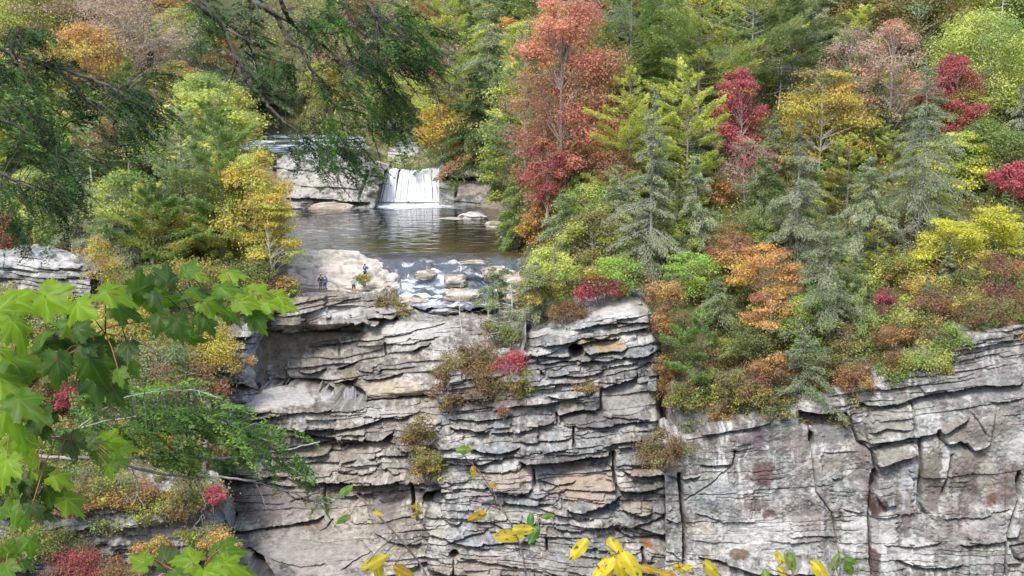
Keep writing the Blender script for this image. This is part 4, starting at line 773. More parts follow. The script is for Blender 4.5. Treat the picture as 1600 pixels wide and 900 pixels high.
HAND = [
 # kind, px, base, top, width, palette, label, Y, group, extra palette
 ('tallbroad', 885, 345, -8, 122, 'redmaple', 'tall red maple, biggest red tree, coral above and crimson low down', None, R_, 'salmon'),
 ('oval', 853, 345, 215, 48, 'redmaple', 'lower crimson side tree at the left foot of the tall red maple', 136, R_, 'crimson'),
 ('barepine', 822, 335, 40, 90, 'green', 'slender conifer with long pale bare trunk touching the left side of the red maple', None, R_, 'greygreen'),
 ('oval', 792, 352, 175, 70, 'yelgreen', 'yellow-green leafy tree at the pool edge right of the waterfall', None, R_, 'green'),
 ('hemlock', 812, 385, 250, 60, 'green', 'dense green hemlock leaning over the right corner of the pool', 141, R_, None),
 ('oval', 838, 392, 318, 50, 'orange', 'small orange tree low on the pool bank under the red maple', 138, R_, 'gold'),
 ('pine', 700, 215, -20, 130, 'yelgreen', 'yellow-green pine standing directly above the waterfall, right of centre', 206, F_, 'olive'),
 ('hemlock', 742, 262, 110, 105, 'darkgreen', 'dark hemlock with rust tinges above the rock wall right of the waterfall', 196, F_, 'olive'),
 ('oval', 690, 245, 165, 70, 'gold', 'golden bush-like tree just above the right lip of the waterfall', 199, F_, 'orange'),
 ('oval', 655, 225, 130, 60, 'olive', 'olive tree behind the pale rock knob above the waterfall', 214, F_, 'gold'),
 ('oval', 612, 215, 110, 70, 'yelgreen', 'light green tree left of the pale rock knob above the falls', 238, F_, 'green'),
 ('spruce', 765, 200, -40, 90, 'greygreen', 'grey-green conifer behind the golden pine, left of the slender bare-trunked one', 201, F_, None),
 ('pine', 985, 345, 100, 105, 'yelgreen', 'bright yellow-green pine right of the red maple, the left one of two', None, R_, None),
 ('pine', 1070, 330, 92, 105, 'yelgreen', 'bright yellow-green pine between the lichened spruce and the pink maple', None, R_, None),
 ('lspruce', 1018, 450, 132, 92, 'lichen', 'tall grey lichen-hung spruce in front of the two yellow-green pines', None, R_, None),
 ('lspruce', 1085, 410, 235, 80, 'greygreen', 'grey-green spruce right of the tall lichen-hung one, half its height', None, R_, None),
 ('pine', 985, 185, -60, 150, 'green', 'big green pine rising behind the right shoulder of the red maple', None, R_, 'greygreen'),
 ('pine', 1090, 190, -50, 130, 'green', 'green pine at the top edge, above the second yellow-green pine', None, R_, 'yelgreen'),
 ('barepine', 1172, 185, -60, 130, 'yelgreen', 'pine with a dark straight trunk and tufted yellow-green plates at the top edge', None, R_, 'green'),
 ('oval', 1150, 275, 105, 66, 'crimson', 'slender pinkish red maple in mid hillside, right of the yellow-green pines', None, R_, 'salmon'),
 ('sparse', 1165, 330, 215, 75, 'pinkbare', 'thin rosy tree just below the slender pinkish maple', None, R_, 'crimson'),
 ('oval', 1120, 325, 275, 44, 'orange', 'small orange tree below the slender pinkish maple', None, R_, None),
 ('layer', 1278, 275, 108, 130, 'gold', 'spreading golden-olive tree in the middle of the hillside with a dark trunk', None, R_, 'olive'),
 ('lspruce', 1242, 430, 185, 95, 'lichen', 'tall lichen-grey spruce in front of the golden-olive tree', None, R_, 'greygreen'),
 ('spruce', 1185, 400, 240, 90, 'green', 'green spruce left of the lichen-grey one below the golden-olive tree', None, R_, 'greygreen'),
 ('lspruce', 1430, 405, 84, 125, 'greygreen', 'tallest dark spruce of the right half, green top and grey hanging lower limbs', None, R_, 'lichen'),
 ('lspruce', 1350, 420, 240, 105, 'lichen', 'ragged lichen-covered spruce left of the tallest dark spruce', None, R_, 'greygreen'),
 ('sparse', 1385, 240, 30, 92, 'pinkbare', 'half-bare brownish pink tree behind the tallest dark spruce', None, R_, 'salmon'),
 ('sparse', 1325, 215, 40, 80, 'pinkbare', 'thin salmon-leaved tree above the golden-olive tree', None, R_, 'greygreen'),
 ('oval', 1485, 240, 88, 80, 'crimson', 'bright crimson maple right of the tallest dark spruce', None, R_, None),
 ('layer', 1490, 305, 205, 100, 'yelgreen', 'yellow-green layered tree just under the bright crimson maple', None, R_, 'yellow'),
 ('oval', 1535, 205, 20, 150, 'yelgreen', 'large yellow-green leafy tree above and right of the crimson maple', None, R_, 'green'),
 ('pine', 1235, 165, -50, 140, 'greygreen', 'blue-grey pine at the top edge above the golden-olive tree', None, R_, 'green'),
 ('oval', 1160, 60, -60, 150, 'yelgreen', 'yellow-green crown cut by the top edge behind the dark-trunked pine', None, R_, None),
 ('oval', 1440, 110, -60, 130, 'olive', 'olive crown cut by the top edge above the tallest dark spruce', None, R_, 'greygreen'),
 ('snag', 1215, 175, 60, 60, '', 'bare grey snag between the dark-trunked pine and the golden-olive tree', None, R_, None),
 ('snag', 1560, 140, -20, 70, '', 'bare grey snag at the top edge over the large yellow-green tree', None, R_, None),
 ('oval', 1592, 180, 50, 60, 'yellow', 'bright yellow tree cut by the right edge of the view, upper one', None, R_, None),
 ('lspruce', 1592, 290, 120, 70, 'lichen', 'pale lichen-grey conifer cut by the right edge above the crimson bush', None, R_, None),
 ('oval', 1584, 325, 252, 62, 'crimson', 'crimson tree cut by the right edge, right of the twin yellow trees', None, R_, None),
 ('oval', 1545, 300, 190, 100, 'green', 'rounded green tree between the crimson maple and the crimson tree at the edge', None, R_, 'yelgreen'),
 ('layer', 1485, 440, 342, 92, 'yellow', 'lemon yellow small tree, left one of the twin yellow trees', None, R_, None),
 ('layer', 1548, 405, 322, 86, 'yellow', 'lemon yellow small tree, right and higher one of the twin yellow trees', None, R_, None),
 ('shrub', 1522, 395, 345, 50, 'purple', 'purple-red shrub between the twin yellow trees', 128, R_, 'crimson'),
 ('lspruce', 1290, 545, 335, 135, 'greygreen', 'broad grey-green spruce above the cliff edge, below the ragged spruces', None, R_, 'lichen'),
 ('spruce', 1340, 500, 400, 80, 'green', 'short green spruce at the right side of the broad grey-green one', 108.5, R_, 'lichen'),
 ('spruce', 880, 420, 300, 100, 'greygreen', 'blue-grey young spruce just right of the pool below the red maple', None, R_, 'lichen'),
 ('lspruce', 965, 400, 255, 90, 'greygreen', 'grey spruce between the blue-grey young spruce and the tall lichen-hung one', None, R_, 'yelgreen'),
 ('oval', 925, 430, 330, 80, 'olive', 'yellowish olive tree above the crimson shrub of the pillar', None, R_, 'yelgreen'),
 ('oval', 862, 470, 385, 66, 'yelgreen', 'yellow-green sapling at the left rear of the rock pillar', None, R_, None),
 ('oval', 960, 462, 403, 80, 'lime', 'bright lime-yellow bushy tree behind the top of the rock pillar', 116, R_, 'yelgreen'),
 ('layer', 1080, 440, 396, 72, 'lime', 'small flat-topped lime green tree, right of the tall lichen-hung spruce foot', 116, R_, None),
 ('layer', 1195, 470, 385, 90, 'orange', 'orange-gold layered tree above the pale green conifer of the gully', 112, R_, 'gold'),
 ('layer', 1205, 520, 455, 70, 'orange', 'lower orange layered tree right above the broad spruce foot', 106, R_, 'rust'),
 ('oval', 1150, 430, 370, 70, 'rust', 'rusty small tree left of the orange-gold layered tree', 117, R_, 'orange'),
 ('pine', 1095, 605, 492, 92, 'freshgreen', 'fresh green young pine in the gully right of the pillar', 107.5, R_, None),
 ('spruce', 1125, 500, 430, 60, 'greygreen', 'small grey-green conifer over the gully, above the fresh green pine', 112, R_, None),
 ('spruce', 1255, 628, 520, 105, 'lichen', 'pale lichened spruce drooping over the cliff edge', 101.5, R_, 'greygreen'),
 ('snag', 795, 565, 425, 100, '', 'leaning silvery dead tree on the ledge left of the pillar', 117, R_, None),
 ('lspruce', 835, 510, 405, 75, 'greygreen', 'thin lichened conifer beside the silvery dead tree', 117.5, R_, 'lichen'),
 ('spruce', 770, 470, 410, 44, 'greygreen', 'tiny grey-green conifer standing in front of the rapids', 120, R_, None),
 ('snag', 722, 520, 440, 26, '', 'thin bare sapling on the slab below the rapids', 121, R_, None),
 ('lspruce', 790, 500, 415, 52, 'greygreen', 'small lichened conifer on the right bank of the rapids, left of the silvery dead tree', 121, R_, 'lichen'),
 ('oval', 850, 490, 425, 56, 'yelgreen', 'yellow-green sapling between the rapids and the pillar', 119, R_, 'olive'),
 ('snag', 762, 530, 445, 50, '', 'small bleached dead conifer in front of the lower rapids', 119.5, R_, None),
 ('shrub', 775, 535, 495, 56, 'greygreen', 'pale twiggy shrub under the bleached dead conifer', 119, S_, 'heath'),
 ('shrub', 830, 470, 435, 46, 'green', 'green shrub on the right bank of the rapids', 127, S_, 'olive'),
 # shrubs on rims
 ('shrub', 885, 510, 467, 66, 'rust', 'orange-brown shrub at the left shoulder of the pillar top', 114.5, S_, None),
 ('shrub', 935, 475, 424, 72, 'crimson', 'crimson shrub directly behind the pillar top', 115, S_, 'purple'),
 ('shrub', 1040, 485, 425, 60, 'rust', 'rust shrub against the right shoulder of the pillar', 112, S_, 'orange'),
 ('shrub', 1038, 530, 470, 46, 'orange', 'orange shrub hanging beside the right corner of the pillar', 111, S_, 'rust'),
 ('shrub', 1048, 600, 550, 60, 'rust', 'rust-red shrub low beside the right corner of the pillar', 109.5, S_, 'mixed'),
 ('shrub', 1070, 650, 598, 56, 'crimson', 'dark crimson shrub at the bottom of the gully', 106.5, S_, 'rust'),
 ('shrub', 1115, 655, 605, 64, 'mixed', 'green and brown shrub above the left end of the right cliff', 105, S_, None),
 ('shrub', 1040, 735, 665, 84, 'heath', 'heathery shrub growing out of the rock face under the gully', 101.5, S_, 'olive'),
 ('shrub', 1160, 650, 560, 70, 'heath', 'brownish heath shrub on the rim between gully pine and lichened spruce', 103, S_, 'olive'),
 ('shrub', 1200, 600, 545, 60, 'rust', 'rusty shrub left of the drooping lichened spruce', 102.5, S_, 'orange'),
 ('shrub', 1175, 560, 505, 60, 'darkgreen', 'dark green shrub over the rusty one on the rim', 105, S_, 'green'),
 ('shrub', 1210, 655, 600, 70, 'olive', 'olive shrub hanging over the rim under the drooping spruce', 101, S_, 'darkgreen'),
 ('shrub', 1330, 618, 560, 70, 'rust', 'orange-rust shrub on the rim right of the drooping spruce', 100.5, S_, 'orange'),
 ('shrub', 1300, 600, 550, 40, 'mixed', 'small mixed shrub squeezed between drooping spruce and orange-rust shrub', 101.5, S_, None),
 ('shrub', 1385, 605, 545, 66, 'lime', 'green rhododendron shrub with rusty leaves, left part of the rim thicket', 99.6, S_, 'rust'),
 ('shrub', 1440, 600, 525, 90, 'yelgreen', 'big yellow-green rhododendron overhanging the right cliff', 99, S_, 'lime'),
 ('shrub', 1490, 565, 500, 66, 'lime', 'lime green shrub at the right end of the overhanging thicket', 98.8, S_, 'green'),
 ('shrub', 1420, 520, 470, 90, 'green', 'dark leafy shrub behind the big yellow-green rhododendron', 104, S_, 'yelgreen'),
 ('shrub', 1395, 545, 500, 70, 'rust', 'rust shrub in the thicket left of the big rhododendron', 102, S_, 'orange'),
 ('shrub', 1378, 492, 448, 34, 'crimson', 'small dark red bush right of the short green spruce', 107, S_, 'purple'),
 ('shrub', 1470, 500, 445, 90, 'rust', 'long brownish-red shrub below the left yellow tree', 104, S_, 'heath'),
 ('shrub', 1560, 478, 435, 66, 'purple', 'purplish shrub below the right yellow tree', 104, S_, 'rust'),
 ('shrub', 1540, 520, 470, 90, 'rust', 'rusty shrub on the rim above the far right cliff', 100, S_, 'heath'),
 ('shrub', 1595, 515, 450, 70, 'rust', 'brown-red shrub on the rim cut by the right edge', 99, S_, 'green'),
 ('shrub', 1440, 390, 330, 100, 'rust', 'brown-red shrub patch left of the twin yellow trees', 122, S_, 'mixed'),
 ('shrub', 1400, 445, 385, 90, 'green', 'green shrub mass under the tallest dark spruce', 115, S_, 'yelgreen'),
 ('shrub', 1560, 445, 395, 80, 'green', 'green shrub under the right yellow tree', 112, S_, 'darkgreen'),
 ('shrub', 1590, 400, 330, 60, 'darkgreen', 'dark green shrub below the crimson tree at the right edge', 122, S_, 'green'),
 # ledge left of the pillar
 ('shrub', 800, 585, 545, 62, 'crimson', 'vivid crimson shrub against the left foot of the pillar', 110.5, S_, None),
 ('shrub', 815, 628, 575, 50, 'mixed', 'green-yellow shrub under the vivid crimson one', 109.3, S_, 'yelgreen'),
 ('shrub', 735, 600, 525, 95, 'olive', 'large olive and orange shrub on the ledge left of the crimson one', 112.5, S_, 'rust'),
 ('shrub', 760, 640, 570, 80, 'heath', 'brown twiggy shrub below the large olive one', 110.5, S_, 'heath'),
 ('shrub', 700, 625, 560, 50, 'rust', 'reddish shrub at the left end of the pillar ledge', 112.2, S_, 'heath'),
 ('shrub', 800, 545, 505, 40, 'green', 'small green shrub at the foot of the silvery dead tree', 114, S_, None),
 ('shrub', 660, 715, 640, 60, 'heath', 'heathery shrub on the steps left of the layered wall', 109.5, S_, 'olive'),
 ('shrub', 668, 755, 695, 56, 'olive', 'olive-yellow shrub hanging below the heathery one', 108, S_, 'gold'),
 ('shrub', 652, 812, 775, 20, 'gold', 'little yellow-green tuft in the vertical crack', 106.8, S_, 'yelgreen'),
 ('shrub', 918, 615, 597, 44, 'olive', 'small brownish grass clump on the mid face of the pillar', 107.6, S_, 'rust'),
 ('shrub', 788, 655, 632, 26, 'rust', 'little rust-brown shrub tucked in the thin beds', 107.8, S_, None),
 ('shrub', 570, 445, 424, 30, 'green', 'green and golden shrub beside the low curved wall', 130.5, S_, 'gold'),
 ('shrub', 605, 480, 452, 44, 'olive', 'dry yellowish shrub right of the low curved wall', 126, S_, 'rust'),
 ('shrub', 628, 498, 470, 36, 'heath', 'dry brown clump where the ledge meets the rapids', 125, S_, 'gold'),
 # left bank
 ('oval', 400, 425, 236, 98, 'gold', 'glowing golden-yellow tree left of the pool', 130, L_, 'yelgreen'),
 ('layer', 428, 435, 300, 66, 'gold', 'lower yellow-green tree touching the left edge of the pool', 127, L_, 'yelgreen'),
 ('pine', 350, 430, 235, 70, 'yelgreen', 'yellow-green young pine tight against the left side of the golden-yellow tree', 131, L_, 'freshgreen'),
 ('shrub', 440, 345, 320, 40, 'green', 'green bush at the left shore of the pool', 150, L_, None),
 ('pine', 345, 420, 150, 110, 'freshgreen', 'fresh green pine left of the golden-yellow tree', None, L_, 'green'),
 ('barepine', 290, 400, 165, 105, 'greygreen', 'grey-green pine with thin pale trunk in the middle of the left bank', None, L_, 'green'),
 ('pine', 240, 430, 280, 110, 'freshgreen', 'wide fresh green pine above the golden shrub of the left bank', None, L_, 'yelgreen'),
 ('barepine', 203, 315, 130, 110, 'olive', 'tree with dark straight trunk standing in the left-bank forest', None, L_, 'rust'),
 ('snag', 145, 300, 170, 60, '', 'pale crooked bare tree left of the dark straight trunk', None, L_, None),
 ('lspruce', 125, 395, 240, 90, 'lichen', 'grey lichened conifer behind the left slab rock', None, L_, None),
 ('lspruce', 185, 420, 290, 70, 'lichen', 'second grey lichened conifer, right of the one behind the left slab', None, L_, None),
 ('oval', 60, 390, 300, 100, 'yelgreen', 'yellow-green tree right behind the left slab rock', None, L_, 'green'),
 ('oval', 5, 400, 335, 50, 'crimson', 'reddish tree cut by the left edge behind the slab rock', None, L_, 'rust'),
 ('sparse', 160, 460, 370, 60, 'gold', 'thin yellow-leaved sapling beside the right end of the left slab', 118, L_, 'orange'),
 ('shrub', 215, 465, 425, 90, 'gold', 'golden shrub under the wide fresh green pine', 120, L_, 'green'),
 ('shrub', 300, 450, 405, 100, 'gold', 'yellow shrub below the pines, right of the golden one', 121, L_, 'yelgreen'),
 ('shrub', 380, 450, 405, 90, 'green', 'dark green shrub below the fresh green pine', 124, L_, 'darkgreen'),
 ('shrub', 425, 470, 425, 66, 'rust', 'reddish-brown shrub left of the walkers on the ledge', 125.5, L_, 'pinkbare'),
 ('shrub', 395, 490, 440, 50, 'gold', 'yellow-green shrub tight against the left of the ledge', 122, L_, 'lime'),
 ('shrub', 340, 590, 500, 80, 'gold', 'bright golden shrub left of the buttress rock', 113.5, L_, 'yellow'),
 ('shrub', 270, 580, 500, 100, 'gold', 'golden-green shrub two steps left of the buttress rock', 112.5, L_, 'green'),
 ('shrub', 215, 540, 480, 90, 'yelgreen', 'yellow-green shrub behind the maple leaves in mid left', 114, L_, 'gold'),
 ('oval', 260, 640, 540, 130, 'greygreen', 'pale grey-green leafy tree on the slope below the golden shrubs', 107.5, L_, 'rust'),
 ('shrub', 150, 610, 530, 110, 'mixed', 'green and rust shrub left of the pale grey-green slope tree', 108, L_, 'green'),
 ('shrub', 115, 640, 600, 50, 'crimson', 'red-pink shrub low on the left slope', 105.5, L_, None),
 ('shrub', 338, 645, 612, 26, 'rust', 'small brick-red shrub left of the rounded ledge rock', 112, L_, 'crimson'),
 ('shrub', 380, 575, 555, 40, 'orange', 'small orange tuft at the foot of the buttress rock', 115, L_, None),
 ('shrub', 215, 800, 745, 80, 'rust', 'orange-red shrub on the lower left cliff', 98.5, L_, 'orange'),
 ('shrub', 300, 820, 745, 95, 'mixed', 'green and brown shrub on the lower left cliff, right of the orange-red one', 98, L_, 'heath'),
 ('shrub', 335, 800, 755, 44, 'crimson', 'bright pinkish-red shrub at the right end of the lower left cliff', 97, L_, None),
 ('shrub', 140, 815, 740, 100, 'heath', 'heathery shrub above the lower left cliff', 98.8, L_, 'olive'),
 ('shrub', 345, 880, 825, 72, 'orange', 'orange-yellow shrub at the foot of the lower left cliff', 95.5, L_, 'gold'),
 ('shrub', 240, 880, 835, 60, 'gold', 'yellow shrub on the lower left cliff near the bottom edge', 95.5, L_, 'orange'),
 ('shrub', 120, 900, 850, 90, 'crimson', 'dark red shrub near the bottom left corner', 95.5, L_, 'rust'),
 ('shrub', 60, 880, 815, 90, 'yelgreen', 'pale green shrub in the bottom left corner', 95.8, L_, 'green'),
 ('shrub', 20, 800, 700, 120, 'greygreen', 'grey-green shrub at the left edge above the lower cliff', 99.5, L_, 'green'),
 ('shrub', 180, 920, 870, 90, 'rust', 'brown-red shrub at the bottom edge, lower left', 95, L_, 'heath'),
 # far left forest
 ('sparse', 205, 150, -20, 150, 'pinkbare', 'half-bare pinkish tree at the top left, branches fanning upward', None, F_, None),
 ('oval', 140, 145, 40, 110, 'orange', 'orange-gold tree below the half-bare pinkish tree', None, F_, 'gold'),
 ('oval', 110, 70, -50, 130, 'pinkbare', 'dusty pink crown at the top left edge', None, F_, 'orange'),
 ('oval', 30, 80, -50, 130, 'yelgreen', 'yellow-green crown in the top left corner', None, F_, 'pinkbare'),
 ('spruce', 320, 170, -60, 130, 'darkgreen', 'dark conifer at the top, right of the half-bare pinkish tree', None, F_, 'greygreen'),
 ('spruce', 400, 175, -60, 110, 'darkgreen', 'dark hemlock behind the upper river bend', None, F_, None),
]
for h in HAND:
    plant(h[0], h[1], h[2], h[3], h[4], h[5], h[6], Y=h[7], group=h[8], pal2=h[9])
# ------------------------------------------------------------------ the rest of the forest: copies of a few grown trees
PK = [('spruce', 13, 6.2, 'green', 'greygreen', 'green', 'conifer'), ('spruce', 14, 6.0, 'greygreen', None, 'grey-green', 'conifer'), ('hemlock', 13, 7.0, 'darkgreen', 'green', 'dark green', 'hemlock'),
      ('pine', 15, 8.0, 'green', 'yelgreen', 'mid-green', 'pine'), ('pine', 14, 7.5, 'yelgreen', 'olive', 'yellow-green', 'pine'), ('lspruce', 13, 6.5, 'lichen', 'greygreen', 'lichen-grey', 'conifer'),
      ('hemlock', 12, 6.8, 'freshgreen', 'green', 'fresh green', 'hemlock'), ('oval', 11, 8.0, 'green', 'yelgreen', 'leafy green', 'tree'), ('oval', 10, 7.0, 'olive', 'mixed', 'olive-brown', 'tree'),
      ('oval', 10, 7.0, 'yelgreen', 'gold', 'yellow-green leafy', 'tree'), ('sparse', 11, 7.0, 'rust', 'pinkbare', 'thin rusty', 'tree'), ('oval', 9, 6.0, 'orange', 'gold', 'orange', 'tree'),
      ('lspruce', 12, 5.5, 'greygreen', 'green', 'grey-limbed', 'conifer'), ('spruce', 12, 6.4, 'freshgreen', 'greygreen', 'soft green', 'conifer')]
PROTO = []
for i, (kd, H, W, pal, p2, cn, kn) in enumerate(PK):
    rs = np.random.RandomState(900+i); tb, cb = make(kd, H, W, pal, rs, 16000 if kd in CONI else 12000, .27, p2)
    PROTO.append((kd, H, W, tb, cb, cn, kn, [None, None]))
LM = [('red maple', 893, 160), ('upper falls', 645, 290), ('crimson maple', 1485, 160), ('golden-olive tree', 1278, 180), ('twin yellow trees', 1515, 380), ('tallest dark spruce', 1430, 240), ('tall lichen-hung spruce', 1018, 290),
      ('pinkish maple', 1150, 180), ('two yellow-green pines', 1030, 150), ('orange-gold layered tree', 1195, 430), ('broad grey-green spruce', 1290, 440), ('rock pillar', 940, 540), ('gully pine', 1095, 550), ('dark-trunked pine', 1172, 60),
      ('golden tree of the left bank', 398, 320), ('left slab rock', 60, 420), ('half-bare pinkish tree', 205, 70), ('upper river bend', 430, 210), ('dark straight trunk', 203, 250), ('pale rock knob', 650, 235), ('buttress rock', 385, 570), ('walkers on the ledge', 520, 440),
      ('crimson edge tree', 1584, 290), ('big rhododendron', 1440, 560), ('pinkish half-bare tree', 1385, 120), ('blue-grey young spruce', 880, 360), ('left-bank green pine', 345, 290), ('wide fresh green pine', 240, 350), ('pool', 620, 360), ('ragged lichened spruce', 1350, 330)]
USED = set(h[6] for h in HAND)
def autolabel(cn, kn, px, cy, rs):
    d = sorted((math.hypot(px-x, (cy-y)), n, x, y) for n, x, y in LM)
    def rel(x, y):
        dx, dy = px-x, cy-y
        s = 'left' if dx < 0 else 'right'; v = 'above' if dy < 0 else 'below'
        if abs(dx) > 2.2*abs(dy): return s+' of'
        if abs(dy) > 2.2*abs(dx): return v
        return f'{v} and {s} of'
    A = d[0]
    cands = [f'{cn} {kn} {rel(A[2], A[3])} the {A[1]}']
    for B in d[1:7]: cands.append(f'{cn} {kn} {rel(A[2], A[3])} the {A[1]}, towards the {B[1]}')
    for B in d[1:5]: cands.append(f'{cn} {kn} {rel(B[2], B[3])} the {B[1]}, towards the {A[1]}')
    for q in ('farther', 'more distant and smaller-looking', 'partly hidden'):
        for B in d[1:6]: cands.append(f'{q} {cn} {kn} {rel(B[2], B[3])} the {B[1]}')
    for c in cands:
        if c not in USED and len(c.split()) <= 16: USED.add(c); return c
    return cands[0]
HB = [(h[1]-h[4]/2, h[1]+h[4]/2, h[3], h[2], p[5]) for h, p in zip(HAND, PLANTS)]
def filler(px, Y, H, pi, group, rs, force=False):
    z = ground(px, Y); P = np.array([(px-800)/FPX*(Y*CT-z*ST), Y, z-.2]); qx, qy = to_px(P); tx, ty = to_px(P+np.array([0, 0, H]))
    w = PROTO[pi][2]/PROTO[pi][1]*H/mpp(Y)*.8; x0, x1, y0, y1 = qx-w/2, qx+w/2, float(ty), float(qy)
    if y0 > 760 or (y1 < -10 and y0 < -300) or x1 < -60 or x0 > 1660: return
    if not force:
        for a, b, c, d, hy in HB:
            if hy >= Y-1:
                c = max(c, 0); ix = max(0, min(b, x1)-max(a, x0)); iy = max(0, min(d-(d-c)*.12, y1)-max(c, y0))
                if (b-a)*(d-c) > 0 and ix*iy > .13*(b-a)*(d-c)*(1.8 if hy-Y < 4 else 1): return
        # keep the river, the falls and the bare rock in view
        for a, b, c, d in ((468, 775, 240, 520), (380, 600, 196, 262), (330, 1040, 465, 900), (40, 130, 398, 440), (465, 640, 395, 470)):
            ix = max(0, min(b, x1)-max(a, x0)); iy = max(0, min(d, y1)-max(c, y0))
            if ix > 3 and iy > 6: return
    kd, H0, W0, tb, cb, cn, kn, ms = PROTO[pi]
    root = empty(NAME[kd], P, rs.rand()*6.28); s = H/H0; root.scale = (s*rs.uniform(1.05, 1.45), s*rs.uniform(1.05, 1.45), s)
    if ms[0] is None:
        t = tb.build('trunk', M_BARK, root); c = cb.build('crown', M_NEEDLE if kd in CONI else M_LEAF, root); ms[0], ms[1] = t.data, c.data
    else:
        for nm, me in (('trunk', ms[0]), ('crown', ms[1])):
            o = bpy.data.objects.new(nm, me); COL.objects.link(o); o.parent = root
    tagp(root, autolabel(cn, kn, float(qx), float((qy+max(ty, 0))/2), rs), 'tree', group)
    return root
SHK = [('green', 'yelgreen', 'green'), ('heath', 'olive', 'heathery brown'), ('rust', 'orange', 'rusty'), ('olive', 'gold', 'olive'), ('yelgreen', 'lime', 'yellow-green'), ('mixed', 'rust', 'mixed green and brown'), ('gold', 'orange', 'golden'), ('darkgreen', 'green', 'dark green'), ('greygreen', 'lichen', 'grey-green')]
def shrub_fill(x0, x1, y0, y1, n, Yf, seed, wts, smin=40, smax=80, group=S_):
    rs = np.random.RandomState(seed); wts = np.array(wts, float)
    for i in range(n):
        px = rs.uniform(x0, x1); by = rs.uniform(y0, y1); w = rs.uniform(smin, smax); p, p2, nm = SHK[rs.choice(9, p=wts/wts.sum())]
        plant('shrub', px, by, by-w*rs.uniform(.55, .9), w, p, autolabel(nm, 'shrub', px, by-w*.35, rs), Y=Yf(px, by), group=group, pal2=p2, seed=seed*100+i, dens=.9)
rs = np.random.RandomState(77); NF = 0
# right hillside
for Y in (108, 113, 118, 123, 128, 133, 138.5, 144.5, 151, 158, 166, 175, 185, 196):
    x0 = 850 if Y > 135 else (1050 if Y < 112 else 900)
    if Y > 160: x0 = 800
    stp = (3.9 if Y < 135 else 4.9)/mpp(Y); px = x0+rs.rand()*stp
    while px < 1660:
        H = rs.uniform(3.2, 6.0) if Y < 125 else (rs.uniform(6, 10.5) if Y < 145 else rs.uniform(9, 15))
        pi = rs.choice(len(PK), p=np.array([5, 5, 2, 7, 9, 5, 4, 7, 4, 8, 2, 1, 4, 6])/69)
        if filler(px, Y+rs.uniform(-1.8, 1.8), H, pi, R_, rs): NF += 1
        px += stp*rs.uniform(.75, 1.25)
# left bank
for Y in (109, 114, 120, 126, 132, 139, 147, 156, 166, 178, 192, 208, 226, 248, 275, 305, 345):
    x1 = 450 if Y < 190 else (370 if Y < 330 else 600); stp = (4.6 if Y < 180 else .036*Y)/mpp(Y); px = -60+rs.rand()*stp
    while px < x1:
        H = rs.uniform(3, 5) if Y < 120 else (rs.uniform(6, 10) if Y < 150 else rs.uniform(9, 15))*(1 if Y < 230 else 1.25)
        wts = np.array([2, 3, 0, 4, 9, 4, 7, 5, 4, 8, 2, 2, 3, 7.]) if Y < 200 else np.array([2, 2, 2, 3, 6, 1, 2, 3, 4, 8, 7, 6, 1, 2.])
        if filler(px, Y+rs.uniform(-2, 2), H, rs.choice(len(PK), p=wts/wts.sum()), L_ if Y < 200 else F_, rs): NF += 1
        px += stp*rs.uniform(.75, 1.25)
# behind the upper river and the falls
for Y in (203, 212, 222, 234, 248, 265, 285, 310, 345, 385):
    stp = .034*Y/mpp(Y); px = (700 if Y < 215 else (620 if Y < 245 else (590 if Y < 290 else 380)))+rs.rand()*stp
    while px < 860:
        wts = np.array([3, 3, 4, 5, 6, 1, 3, 4, 5, 6, 2, 3, 1, 3.])
        if filler(px, Y+rs.uniform(-3, 3), rs.uniform(8, 14), rs.choice(len(PK), p=wts/wts.sum()), F_, rs): NF += 1
        px += stp*rs.uniform(.75, 1.25)
print('fillers', NF)

LM += [('buttress rock foot', 380, 610), ('lower left cliff', 200, 850), ('orange-red cliff shrub', 215, 770), ('bright pinkish-red cliff shrub', 335, 775), ('long hemlock bough tip', 480, 740), ('drooping lichened spruce', 1255, 570), ('right cliff crack', 1270, 680), ('pillar corner', 1040, 560), ('rounded ledge rock', 430, 630), ('left slope red-pink shrub', 115, 620), ('pillar ledge', 740, 600)]
Yt = lambda px, by: hit(px, by)
shrub_fill(-20, 330, 500, 760, 42, Yt, 41, [4, 4, 2, 3, 3, 4, 2, 2, 4], group='shrubs of the left slope')
Yc = lambda px, by: float(np.interp(by, [760, 980], [98.6, 95.6]))
shrub_fill(-10, 350, 770, 900, 20, Yc, 42, [3, 5, 2, 3, 2, 4, 2, 1, 3], 40, 75, group='shrubs of the left slope')
Yr = lambda px, by: max(hit(px, by), float(np.interp(px, TU, RIM))-1.5)
shrub_fill(1050, 1340, 560, 680, 34, Yr, 43, [4, 5, 4, 3, 2, 4, 1, 3, 3], 36, 66)
shrub_fill(1350, 1620, 440, 560, 16, Yr, 44, [4, 3, 4, 2, 4, 3, 1, 3, 1], 40, 80)
shrub_fill(1050, 1600, 420, 560, 26, Yr, 45, [4, 3, 4, 2, 3, 3, 2, 3, 3], 46, 84)
shrub_fill(830, 1010, 440, 480, 9, lambda px, by: 115.5, 46, [2, 2, 2, 1, 4, 2, 2, 2, 2], 30, 54)
shrub_fill(300, 350, 600, 800, 14, lambda px, by: float(np.interp(by, [600, 800], [112, 101])), 48, [3, 4, 3, 4, 2, 5, 3, 2, 3], 30, 60, group='shrubs of the left slope')
shrub_fill(400, 470, 430, 480, 7, lambda px, by: 125.6, 49, [2, 3, 3, 3, 2, 3, 2, 2, 1], 26, 44, group=L_)
shrub_fill(690, 830, 560, 650, 12, lambda px, by: float(np.interp(by, [560, 650], [113, 109.4])), 47, [3, 6, 2, 4, 1, 5, 1, 1, 1], 26, 50)
